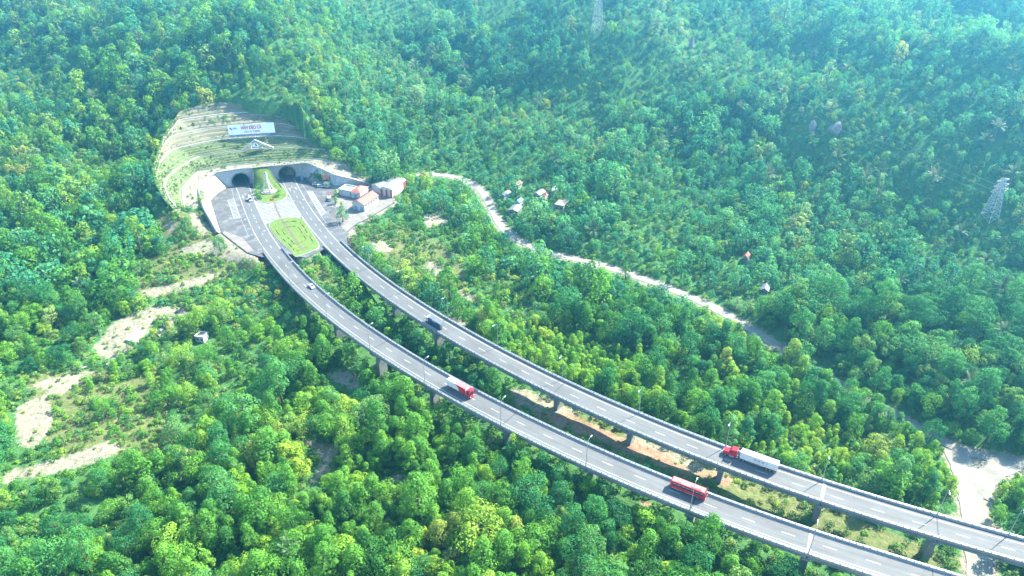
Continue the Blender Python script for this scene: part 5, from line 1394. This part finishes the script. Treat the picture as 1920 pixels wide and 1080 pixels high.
# ------------------------------------------------------------------ plants: where they stand
DECKA = Al + Ar[::-1]; DECKB = Bl + Br[::-1]
def road_px(L, w, i0, i1):
    a, b = [], []
    for i in range(i0, i1):
        t = L[min(i + 1, len(L) - 1)] - L[max(i - 1, 0)]; t = t[:2] / np.linalg.norm(t[:2]); nrm = np.array([-t[1], t[0], 0])
        a.append(L[i] + nrm * w); b.append(L[i] - nrm * w)
    q, _ = project(np.array(a + b[::-1])); return q.tolist()
OR = ROADS3[0][0]
ORX = project(OR)[0][:, 0]
def seg(x0, x1, w): return road_px(OR, w, int(np.searchsorted(ORX, x0)), int(np.searchsorted(ORX, x1)))
KEEP = [seg(815, 848, 2.5), seg(868, 1120, 3.4), seg(1178, 1372, 3.4), seg(1425, 1470, 3.0), seg(1765, 2000, 3.6), [(1548,215),(1580,215),(1590,250),(1550,250)], [(1515,222),(1532,222),(1532,245),(1515,245)], [(1842,345),(1880,340),(1872,410),(1840,412)], [(1108,-5),(1130,-5),(1132,62),(1106,62)], [(1288,66),(1302,66),(1302,88),(1288,88)], road_px(ROADS3[1][0], 3.6, 0, 40), [(1775,838),(1930,880),(1860,905),(1838,960),(1815,940),(1795,890)],
 [(398,300),(420,260),(430,232),(520,230),(600,300),(690,345),(770,345),(738,385),(690,412),(650,436),(640,462),(600,480),(540,486),(490,480),(415,437),(372,396),(345,360)],
 [(300,400),(330,270),(340,205),(390,192),(470,203),(530,240),(560,280),(420,320),(380,400)],
 [(1028,350),(1045,350),(1045,366),(1028,366)],[(1010,368),(1028,368),(1028,378),(1010,378)],[(1040,385),(1070,382),(1070,396),(1040,398)],[(953,394),(980,392),(980,406),(953,406)]]
KEEP += [[(1240,888),(1335,905),(1335,950),(1300,955),(1240,925)], [(1330,828),(1452,855),(1450,893),(1330,858)], [(845,705),(892,735),(890,758),(850,735)], [(790,585),(840,605),(835,625),(792,602)], [(570,525),(600,530),(595,550),(570,545)]]
KEEP += [p for p in PATCH['soil']] + [p for p in PATCH['red']]
KEEP += [[(622,608),(652,608),(656,646),(626,650)], [(704,672),(736,672),(738,708),(708,712)], [(812,622),(836,622),(836,652),(814,656)], [(1500,960),(1560,940),(1560,990),(1500,1075)], [(1730,1005),(1790,1015),(1780,1052),(1730,1050)]]
KEEP += [[(560,478),(590,484),(640,540),(600,520)], [(940,735),(1010,742),(1180,810),(1330,885),(1400,905),(1520,960),(1500,975),(1320,915),(1180,855),(1050,800)]]
PIER_XY = np.array([P.at(s)[:2] for P, st in ((PA, stA), (PB, stB)) for s in st])
def overlaps(px, py, rx, ry, polys):
    n = len(px); bad = np.zeros(n, bool)
    for ox, oy in ((0, 0), (-.7, 0), (.7, 0), (0, -.85), (0, .6), (-.5, -.55), (.5, -.55)):
        P = np.stack([px + rx * ox, py + ry * oy], 1)
        for po in polys: bad |= in_poly(P, po)
    return bad
def scatter(spacing, dmin, dmax, seed):
    rr = np.random.default_rng(seed)
    xs = np.arange(-620, 760, spacing); ys = np.arange(70, 1000, spacing * .88)
    X, Y = np.meshgrid(xs, ys); X = X + (np.arange(len(ys)) % 2)[:, None] * spacing / 2
    X = X.ravel() + rr.uniform(-.42, .42, X.size) * spacing; Y = Y.ravel() + rr.uniform(-.42, .42, Y.size) * spacing
    # coarse cull before heights
    q, d = project(np.stack([X, Y, np.full(len(X), 20.0)], 1))
    m = (q[:, 0] > -420) & (q[:, 0] < 2340) & (q[:, 1] > -520) & (q[:, 1] < 1420)
    X, Y = X[m], Y[m]
    # heights from the ground grid
    Z = grid_z(X, Y)
    P = np.stack([X, Y, Z], 1); q, d = project(P)
    m = (d >= dmin) & (d < dmax) & (q[:, 0] > -200) & (q[:, 0] < 2120) & (q[:, 1] > -120) & (q[:, 1] < 1240)
    return P[m], q[m], d[m], rr
FZ = fz.reshape(ny, nx)
def grid_z(X, Y):
    ix = np.clip(np.searchsorted(gx, X) - 1, 0, nx - 2); iy = np.clip(np.searchsorted(gy, Y) - 1, 0, ny - 2)
    tx = (X - gx[ix]) / (gx[ix + 1] - gx[ix]); ty = (Y - gy[iy]) / (gy[iy + 1] - gy[iy])
    return (FZ[iy, ix] * (1 - tx) + FZ[iy, ix + 1] * tx) * (1 - ty) + (FZ[iy + 1, ix] * (1 - tx) + FZ[iy + 1, ix + 1] * tx) * ty
def cover(P):
    ix = np.clip(np.searchsorted(gx, P[:, 0]), 0, nx - 1); iy = np.clip(np.searchsorted(gy, P[:, 1]), 0, ny - 1)
    return T2[iy, ix]
def blocked(P, road_m=1.5, deck_m=6.0):
    xy = P[:, :2]
    b = in_poly(xy, PLAZA) | in_poly(xy, CUT_OUT)
    for L, w in ROADS3: b |= poly_dist(P, L)[0] < w + road_m
    for PP in (PA, PB): b |= poly_dist(P, PP.P[::4])[0] < deck_m
    c = cover(P); b |= (c[:, 0] > .36) | (c[:, 1] > .36)
    hx = np.array([o.location[:2] for o in COL.objects if o.parent is None and o.get('category') in ('building', 'hut', 'pylon', 'boulder')])
    for p in hx: b |= np.hypot(xy[:, 0] - p[0], xy[:, 1] - p[1]) < 5.0
    return b
SCRUBZONE = [[(0,640),(330,560),(470,500),(560,640),(430,780),(330,860),(0,900)],[(640,420),(760,400),(900,430),(1000,520),(1000,620),(850,560),(720,500)],[(0,930),(260,900),(300,1080),(0,1080)]]
trees = []                                                  # (P, kind list, index, scale, rotation, depth, pixel)
def choose(P, q, d, rr):
    n = len(P); out_kind = np.zeros(n, int); out_near = d < 345
    road_side = np.interp(q[:, 0], [p[0] for p in OLD_ROAD], [p[1] for p in OLD_ROAD])
    A_y = np.interp(q[:, 0], [p[0] for p in Al], [p[1] for p in Al], left=520); B_y = np.interp(q[:, 0], [p[0] for p in Br], [p[1] for p in Br], left=440)
    mountain = (q[:, 1] < road_side - 4) & (q[:, 0] > 640)
    left_hill = (q[:, 0] <= 640) & (q[:, 1] < 470)
    below = q[:, 1] > A_y
    clump = lattice_noise(P[:, 0], P[:, 1], 22, 9)
    c2 = lattice_noise(P[:, 0], P[:, 1], 45, 19)
    u = rr.random(n)
    for i in range(n):
        if not out_near[i]:
            if left_hill[i]: k = [0, 4, 4, 5, 1, 7, 5, 6, 9, 8][int(u[i] * 10)]
            elif mountain[i]: k = [0, 1, 2, 3, 6, 7, 0, 7, 4, 8, 1, 3][int(u[i] * 12)]
            else: k = [4, 5, 4, 0, 7, 5, 1][int(u[i] * 7)]
        elif mountain[i]: k = [4, 5, 6, 13, 5, 11, 3][int(u[i] * 7)]
        elif left_hill[i]: k = [3, 4, 5, 3, 0, 9][int(u[i] * 6)]
        elif below[i]:
            if clump[i] > .2: k = [0, 1, 2, 12, 0, 10][int(u[i] * 6)]
            elif clump[i] > -.2: k = [0, 3, 12, 2, 4, 10, 11][int(u[i] * 7)]
            else: k = [3, 4, 5, 0, 6, 13, 11, 10][int(u[i] * 8)]
        else:
            near_b = q[i, 1] < B_y[i] + 4 and q[i, 1] > B_y[i] - 105 and q[i, 0] > 930
            if near_b and c2[i] > -.25: k = [7, 8, 7, 8, 3][int(u[i] * 5)]
            else: k = [3, 0, 4, 9, 5, 1, 8][int(u[i] * 7)]
        out_kind[i] = k
    return out_kind, out_near, mountain, left_hill
for spacing, d0, d1, seed in ((3.4, 100, 345, 33), (5.5, 100, 345, 3), (4.5, 345, 520, 4), (5.6, 520, 1100, 5)):
    P, q, d, rr = scatter(spacing, d0, d1, seed)
    kind, near, mtn, lhill = choose(P, q, d, rr)
    c = cover(P)
    B_y = np.interp(q[:, 0], [p[0] for p in Br], [p[1] for p in Br], left=440)
    strip = (q[:, 0] > 930) & (q[:, 0] < 1640) & (q[:, 1] < B_y + 4) & (q[:, 1] > B_y - 95) & (lattice_noise(P[:, 0], P[:, 1], 45, 19) > -.25)
    if seed == 33: kind = rr.choice([7, 8, 7, 8, 10], len(P))
    keep = ~blocked(P) & (strip if seed == 33 else ~(strip & near)) & ~((c[:, 2] > .5) & (rr.random(len(P)) > .16))
    sc = rr.uniform(.6, 1.38, len(P)) * np.where(rr.random(len(P)) < .08, 1.3, 1.0)
    sc = np.where(near, sc, np.minimum(.42 + rr.exponential(.34, len(P)), 1.7) * np.where(lattice_noise(P[:, 0], P[:, 1], 48, 77) > .15, .74, np.where(lattice_noise(P[:, 0], P[:, 1], 48, 77) < -.3, 1.25, 1.0)))
    sz = np.zeros(len(P), bool)
    for po in SCRUBZONE: sz |= in_poly(q, po)
    keep &= ~(sz & (rr.random(len(P)) > .42))
    if seed == 33: sc = rr.uniform(.45, .85, len(P))
    HIDE = seg(1478, 1755, 2.4); qh, dh = project(P + np.array([0, 0, 6.0])); hide_r = in_poly(qh, HIDE) | in_poly(qh + np.array([0, -12]), HIDE) | in_poly(qh + np.array([0, 12]), HIDE)
    sc = np.where(hide_r & near, np.maximum(sc, 1.15), sc)
    sc *= np.where(sz, .8, 1.0) * np.where(rr.random(len(P)) < .25, .72, 1.0) * np.where(mtn & near, .95, 1) * np.where(mtn & ~near, .84, 1) * np.where(lhill, .9, 1)
    hh = np.array([(NEAR if a else FARK)[k]['h'] for k, a in zip(kind, near)]) * sc; ww = np.array([(NEAR if a else FARK)[k]['w'] for k, a in zip(kind, near)]) * sc
    dA = np.minimum(poly_dist(P, PA.P[::4])[0], poly_dist(P, PB.P[::4])[0])
    lucky = rr.random(len(P)) < .035
    def in_the_way():
        qc, dc = project(P + np.stack([0 * hh, 0 * hh, hh * .62], 1))
        rx = ww / 2 * F / dc; ry = hh * .42 * F / dc
        b = overlaps(qc[:, 0], qc[:, 1], rx, ry, KEEP)
        b |= overlaps(qc[:, 0], qc[:, 1], rx * .85, ry * .85, [DECKA, DECKB]) & ~lucky
        return b | ((dA < 5.4 + ww * .55) & (P[:, 2] + hh > -1.5))
    low = in_the_way()
    for f_ in (.75, .75):                                   # a tree that would hide the road grows lower, else only scrub stands there
        sc = np.where(low, sc * f_, sc); hh = np.where(low, hh * f_, hh); ww = np.where(low, ww * f_, ww)
        low &= in_the_way()
    keep &= ~(low & (rr.random(len(P)) > .8))
    for i in np.nonzero(keep)[0]:
        trees.append((P[i], bool(near[i]), int(kind[i]), float(sc[i]), float(rr.uniform(0, 6.28)), float(d[i]), q[i], bool(low[i])))
low_pts = [t for t in trees if t[7]]; trees = [t for t in trees if not t[7]]
print('trees', len(trees), 'low', len(low_pts))

# plain-word labels for the trees that stand out
LAND = [('the red bus', 1290, 918), ('the box truck', 862, 732), ('the white saloon car', 584, 537), ('the semi-trailer truck', 1395, 860), ('the dark blue lorry', 813, 606), ('the bright concrete slab', 316, 608), ('the white block hut', 376, 637), ('the dirt fork', 600, 868), ('the dirt road junction', 1815, 880), ('the pale bare bank', 62, 790), ('the lower-left dirt path', 150, 862), ('the lawn island', 550, 445), ('the gabled service building', 688, 380)]
for i, (x, y) in enumerate([(499,474)] + PIERS_A): LAND.append((f'the {ORD[i]} lower-viaduct lamp', x, y))
for i, (x, y) in enumerate([(697,496),(760,544),(841,596),(934,647),(1057,708),(1199,771),(1362,833),(1542,899),(1760,958)]): LAND.append((f'the {ORD[i]} upper-viaduct lamp', x, y))
TENS = ['', '', 'twenty', 'thirty', 'forty', 'fifty', 'sixty', 'seventy', 'eighty', 'ninety']
TH = ORD + ['sixteenth', 'seventeenth', 'eighteenth', 'nineteenth']
def ordinal(n):
    if n <= 19: return TH[n - 1]
    t, u = divmod(n, 10)
    if n >= 100: return 'hundred-and-' + ordinal(n - 100) if n > 100 else 'hundredth'
    return (TENS[t][:-1] + 'ieth') if u == 0 else TENS[t] + '-' + TH[u - 1]
DIRS = ['right', 'lower right', 'bottom', 'lower left', 'left', 'upper left', 'top', 'upper right']
def place_labels(items, word, desc):
    """items: list of (pixel, object index); a label by nearest landmark, side and rank outwards"""
    groups = {}
    for k, q in enumerate(items):
        j = min(range(len(LAND)), key=lambda j: (LAND[j][1] - q[0]) ** 2 + (LAND[j][2] - q[1]) ** 2)
        dx, dy = q[0] - LAND[j][1], q[1] - LAND[j][2]
        s = int(round(math.atan2(dy, dx) / (math.pi / 4))) % 8
        groups.setdefault((j, s), []).append((math.hypot(dx, dy), k))
    lab = {}
    for (j, s), L in groups.items():
        for r_, (dd, k) in enumerate(sorted(L)):
            side = {'bottom': 'straight below', 'top': 'straight above', 'left': 'left of', 'right': 'right of'}.get(DIRS[s], DIRS[s] + ' of')
            lab[k] = f'{desc(k)} {word}, {ordinal(r_ + 1)} out {side} {LAND[j][0]}'
    return lab
# the 300 trees that show largest are things of their own
def tree_size_px(t):
    pr = (NEAR if t[1] else FARK)[t[2]]; return pr['h'] * pr['w'] * t[3] ** 2 / t[5] ** 2
vis = [i for i, t in enumerate(trees) if t[1] and 10 < t[6][0] < 1910 and 40 < t[6][1] < 1085]
vis.sort(key=lambda i: -tree_size_px(trees[i]))
TOPN = set(vis[:300])
TRUNK_ME = []
for pr in NEAR + PALM:
    o = pr['trunk'].build('trunk', BARK, smooth=True); pr['trunk_me'] = o.data; bpy.data.objects.remove(o)
def desc_of(i):
    t = trees[i]; h = NEAR[t[2]]['h'] * t[3]
    tone = {id(LEAF_BRIGHT): 'fresh-green', id(LEAF_DEEP): 'deep-green', id(LEAF_YOUNG): 'yellow-green', id(LEAF_SCRUB): 'olive-green'}[id(spec_near[t[2]][6])]
    return ('tall ' if h > 10 else 'short ' if h < 7 else '') + tone + ' ' + {'cone': 'pointed', 'column': 'slender', 'round': 'rounded', 'flat': 'spreading'}[spec_near[t[2]][4]]
top = sorted(TOPN)
labs = place_labels([trees[i][6] for i in top], 'tree', lambda k: desc_of(top[k]))
for k, i in enumerate(top):
    p, near, kd, s, rz, d, q, _ = trees[i]
    r = thing('leafy_tree', (p[0], p[1], p[2] - .2), rz, labs[k], 'tree', 'leafy trees around the viaducts')
    r.scale = (s * R.uniform(.8, 1.25), s * R.uniform(.8, 1.25), s * R.uniform(.85, 1.2))
    fresh('crown', NEAR[kd]['crown'], r); fresh('trunk', NEAR[kd]['trunk_me'], r)

# palms: each its own
PALM_PX = [(540,1028,1),(1080,280,0),(1270,245,0),(1250,255,1),(1180,215,0),(1010,185,0),(1130,40,1),(1240,70,0),(1230,45,1),(1290,130,0),(1660,262,0),(1625,330,2),(1650,360,0),(1700,220,1),(1850,265,0),(1870,245,1),(1650,325,0),(1540,210,1),(1560,205,0),(1820,715,2),(1760,600,2),(1735,500,0),(1620,570,0),(1690,520,1),(1560,560,0),(1880,540,0),(1880,620,1),(1440,330,0),(1350,290,1),(1410,370,0),(1490,410,1),(1040,300,0),(930,270,0),(1120,330,2),(1470,170,0),(1390,200,1),(1850,490,0),(1800,440,1),(100,115,0),(260,70,0),(255,145,1),(290,140,0),(300,150,2),(170,175,0),(120,60,1),(430,115,0),(180,20,1),(330,30,0),(40,95,1),(20,210,0),(150,530,1),(60,60,2),(820,215,0),(870,130,1),(780,120,0),(960,90,0),(1750,150,1),(1820,180,0),(1900,130,1),(1590,130,0),(1340,230,0),(1060,420,1),(1110,430,0),(1660,830,2),(1215,340,1),(1570,300,0),(1750,330,2),(1900,330,0)]
pp = []
for x, y, k in PALM_PX:
    g = ray_ground(x, y, PALM[k]['h'] * 1.1); zz = g.z
    if blocked(np.array([[g.x, g.y, zz]]))[0]: continue
    pp.append((g.x, g.y, zz, k, x, y))
LAND_SAVE = LAND
LAND = LAND + [('the ridge pylon', 1119, 40), ('the hillside pylon', 1860, 385), ('the big boulder', 1565, 235), ('the hamlet', 1020, 375), ('the billboard', 472, 245), ('the lone hut', 1112, 390), ('the red-roofed hut', 1398, 488)]
labs = place_labels([(p[4], p[5]) for p in pp], 'palm', lambda k: ['grey-green bushy', 'tall pale', 'wide grey-green'][pp[k][3]])
for k, (x, y, z, kd, *_r) in enumerate(pp):
    r = thing('palm_tree', (x, y, z - .3), R.uniform(0, 6.28), labs[k], 'palm', 'palms among the forest'); s = R.uniform(.85, 1.15); r.scale = (s, s, s * R.uniform(1.1, 1.4))
    fresh('crown', PALM[kd]['crown'], r); fresh('trunk', PALM[kd]['trunk_me'], r)

# single trees and hedges on the forecourt and the slope
def single(px, py, z, kd, s, name, label, me=None, group=None):
    g = gp(px, py, z); zz = max(z, float(grid_z(np.array([g.x]), np.array([g.y]))[0]) if z < -.5 else z)
    r = thing(name, (g.x, g.y, zz - .05), R.uniform(0, 6), label, 'tree' if 'tree' in name else 'shrub', group); r.scale = s if hasattr(s, '__len__') else (s, s, s)
    fresh('crown', NEAR[kd]['crown'] if me is None else me, r)
    if me is None: fresh('trunk', NEAR[kd]['trunk_me'], r)
single(643, 416, 0, 4, .82, 'yard_tree', 'shady dark-leaved tree at the corner of the yard by the gabled building')
single(631, 368, 0, 8, .8, 'yard_tree', 'small light-green tree by the flat-roofed white block')
single(630, 382, 0, 7, .7, 'yard_tree', 'small tree along the yard edge below the light-green one')
single(641, 388, 0, 8, .6, 'yard_tree', 'thin sapling in front of the gabled service building')
single(415, 476, -2.5, 4, .85, 'round_tree', 'dense round tree standing alone below the cream retaining wall')
single(349, 441, -1.5, 9, .72, 'dark_tree', 'narrow dark tree beside the stairs left of the retaining wall')
single(372, 205, 36, 7, .8, 'yellow_tree', 'small yellow-green tree at the top of the cut slope')
single(424, 230, 29.5, 3, .55, 'slope_tree', 'low green tree growing on the terraces left of the billboard')
for k, (x, y, s, lab) in enumerate(((487, 371, (2.2, 1.3, .7), 'clipped hedge left of the red flower bed on the monument lawn'), (521, 368, (2.0, 1.4, .7), 'clipped hedge right of the red flower bed on the monument lawn'), (485, 358, (1.2, 1.2, 1.3), 'dark bush at the left foot of the monument'), (517, 352, (.8, .8, 1.3), 'yellowish bush at the right foot of the monument'))):
    single(x, y, .26, 0, s, 'hedge', lab, SHRUB[(2, 2, 4, 3)[k]]['full'])
for k, (x, y, s, lab) in enumerate(((494, 352, .8, 'small bush behind the left leg of the monument'), (524, 360, .7, 'small bush at the right edge of the monument lawn'), (482, 366, .6, 'small bush at the left edge of the monument lawn'), (507, 348, .9, 'green bush right behind the monument'))):
    single(x, y, .26, 0, s, 'bush', lab, SHRUB[(2, 1, 2, 4)[k]]['full'])
mb = MB(); c = gp(511, 374.5, .3)
for k in range(26):
    a = R.uniform(0, 6.28); rr_ = R.uniform(0, 1.4); mb.box((rr_ * math.cos(a), rr_ * math.sin(a), .3), (.4, .4, .6), 0, a, (.4, .4))
o = mb.build('flower_bed', FLOWER); o.location = c; tag(o, 'red flower bed at the front of the monument lawn', 'flower bed')

# ------------------------------------------------------------------ the rest of the forest and the undergrowth
def instancer(name, protos, pts, idx, rot, scl, label):
    pc = bpy.data.collections.new(name + '_kinds')
    for i, me in enumerate(protos):
        o = bpy.data.objects.new(f'{name}_{i:02d}', me); pc.objects.link(o)
    me = bpy.data.meshes.new(name); me.from_pydata([tuple(p) for p in pts], [], [])
    a = me.attributes.new('idx', 'INT', 'POINT'); a.data.foreach_set('value', np.array(idx, np.int32))
    a = me.attributes.new('rot', 'FLOAT_VECTOR', 'POINT'); a.data.foreach_set('vector', np.array(rot, np.float32).ravel())
    a = me.attributes.new('scl', 'FLOAT_VECTOR', 'POINT'); a.data.foreach_set('vector', np.array(scl, np.float32).ravel())
    o = bpy.data.objects.new(name, me); COL.objects.link(o)
    ng = bpy.data.node_groups.new(name + '_scatter', 'GeometryNodeTree')
    ng.interface.new_socket('Geometry', in_out='INPUT', socket_type='NodeSocketGeometry'); ng.interface.new_socket('Geometry', in_out='OUTPUT', socket_type='NodeSocketGeometry')
    gi, go = ng.nodes.new('NodeGroupInput'), ng.nodes.new('NodeGroupOutput')
    ip = ng.nodes.new('GeometryNodeInstanceOnPoints'); ci = ng.nodes.new('GeometryNodeCollectionInfo')
    ci.inputs['Collection'].default_value = pc; ci.inputs['Separate Children'].default_value = True; ci.inputs['Reset Children'].default_value = True
    def na(nm, ty):
        n = ng.nodes.new('GeometryNodeInputNamedAttribute'); n.data_type = ty; n.inputs['Name'].default_value = nm; return n.outputs[0]
    L = ng.links.new
    L(gi.outputs[0], ip.inputs['Points']); L(ci.outputs[0], ip.inputs['Instance']); ip.inputs['Pick Instance'].default_value = True
    L(na('idx', 'INT'), ip.inputs['Instance Index']); L(na('rot', 'FLOAT_VECTOR'), ip.inputs['Rotation']); L(na('scl', 'FLOAT_VECTOR'), ip.inputs['Scale'])
    L(ip.outputs[0], go.inputs[0])
    md = o.modifiers.new('scatter', 'NODES'); md.node_group = ng
    return tag(o, label, kind='stuff')
rest = [t for i, t in enumerate(trees) if i not in TOPN]
allp = [p['full'] for p in NEAR] + [p['full'] for p in FARK]
R2 = np.random.default_rng(21)
instancer('forest', allp, [(t[0][0], t[0][1], t[0][2] - .3) for t in rest], [t[2] if t[1] else len(NEAR) + t[2] for t in rest],
          [(R2.normal(0, .05), R2.normal(0, .05), t[4]) for t in rest], [(t[3] * R2.uniform(.75, 1.3), t[3] * R2.uniform(.75, 1.3), t[3] * R2.uniform(.75, 1.3)) for t in rest], 'dense green forest covering the hillsides and the valley')
# undergrowth: between the trees, on the open slopes, under the decks
P, q, d, rr = scatter(3.3, 100, 620, 8)
c = cover(P)
szu = np.zeros(len(P), bool)
for po in SCRUBZONE: szu |= in_poly(q, po)
under = np.minimum(poly_dist(P, PA.P[::4])[0], poly_dist(P, PB.P[::4])[0])
dens = np.where((c[:, 2] > .5) | szu | (under < 15), .95, .45)
cl = lattice_noise(P[:, 0], P[:, 1], 9, 31)
keep = ~blocked(P, .6, 0) & (rr.random(len(P)) < dens * (1 + .7 * cl))
under = np.minimum(poly_dist(P, PA.P[::4])[0], poly_dist(P, PB.P[::4])[0]) < 6.5
keep &= ~(under & (rr.random(len(P)) < .25))
P2, q2, d2, rr2 = scatter(4.0, 100, 420, 18)                # a few shrubs break up the bare soil
c2_ = cover(P2); bare = ((c2_[:, 0] > .3) | (c2_[:, 1] > .3)) & (rr2.random(len(P2)) < .32) & ~in_poly(P2[:, :2], PLAZA) & ~in_poly(P2[:, :2], CUT_OUT)
for L, w in ROADS3: bare &= poly_dist(P2, L)[0] > w + .4
pts = [tuple(p) for p in P[keep]] + [tuple(p) for p in P2[bare]] + [tuple(t[0]) for t in low_pts]
n1, n2_ = int(keep.sum()), int(bare.sum())
idx = list(rr.choice([0, 1, 2, 3, 4], n1, p=[.28, .26, .22, .12, .12])) + list(rr.choice([0, 3], n2_)) + list(rr.choice([1, 2, 4], len(low_pts)))
s_ = list(rr.uniform(.55, 1.25, n1)) + list(rr.uniform(.35, .75, n2_)) + list(rr.uniform(.8, 1.35, len(low_pts)))
# tufts on the terraces
for i in range(0, 6):
    for k in range(420 if i else 90):
        a = NR.uniform(0, 1); t = NR.uniform(.25, .95); col = a * (NCOL - 1); j = int(col)
        p = ROWS[i][j] + (ROWS[i + 1][j] - ROWS[i][j]) * t
        if i in (2, 3) and .30 < a < .85 and t < .9 and NR.random() < .7: continue
        pts.append(tuple(p)); idx.append(int(NR.choice([0, 3, 0, 1]))); s_.append(float(NR.uniform(.14, .34) if NR.random() < .9 else NR.uniform(.4, .7)))
instancer('undergrowth', [s['full'] for s in SHRUB], [(p[0], p[1], p[2] - .1) for p in pts], idx, [(0, 0, NR.uniform(0, 6.28)) for _ in pts], [(s * NR.uniform(.8, 1.3), s * NR.uniform(.8, 1.3), s) for s in s_], 'scrub and bushes between the trees and on the open slopes')
print('undergrowth', len(pts))

# ------------------------------------------------------------------ air
def haze_box():
    mb = MB(); mb.box((110, 660, 85), (1780, 1330, 230))
    m = bpy.data.materials.new('haze_air'); m.use_nodes = True; nt = m.node_tree
    for n in list(nt.nodes): nt.nodes.remove(n)
    out = nn(nt, 'ShaderNodeOutputMaterial'); v = nn(nt, 'ShaderNodeVolumePrincipled')
    v.inputs['Color'].default_value = (*HAZE_COLOR, 1); v.inputs['Density'].default_value = HAZE_DENSITY; v.inputs['Anisotropy'].default_value = 0.78
    nt.links.new(v.outputs[0], out.inputs['Volume'])
    o = mb.build('haze', m); tag(o, 'pale blue haze over the far hillside', kind='stuff')
haze_box()
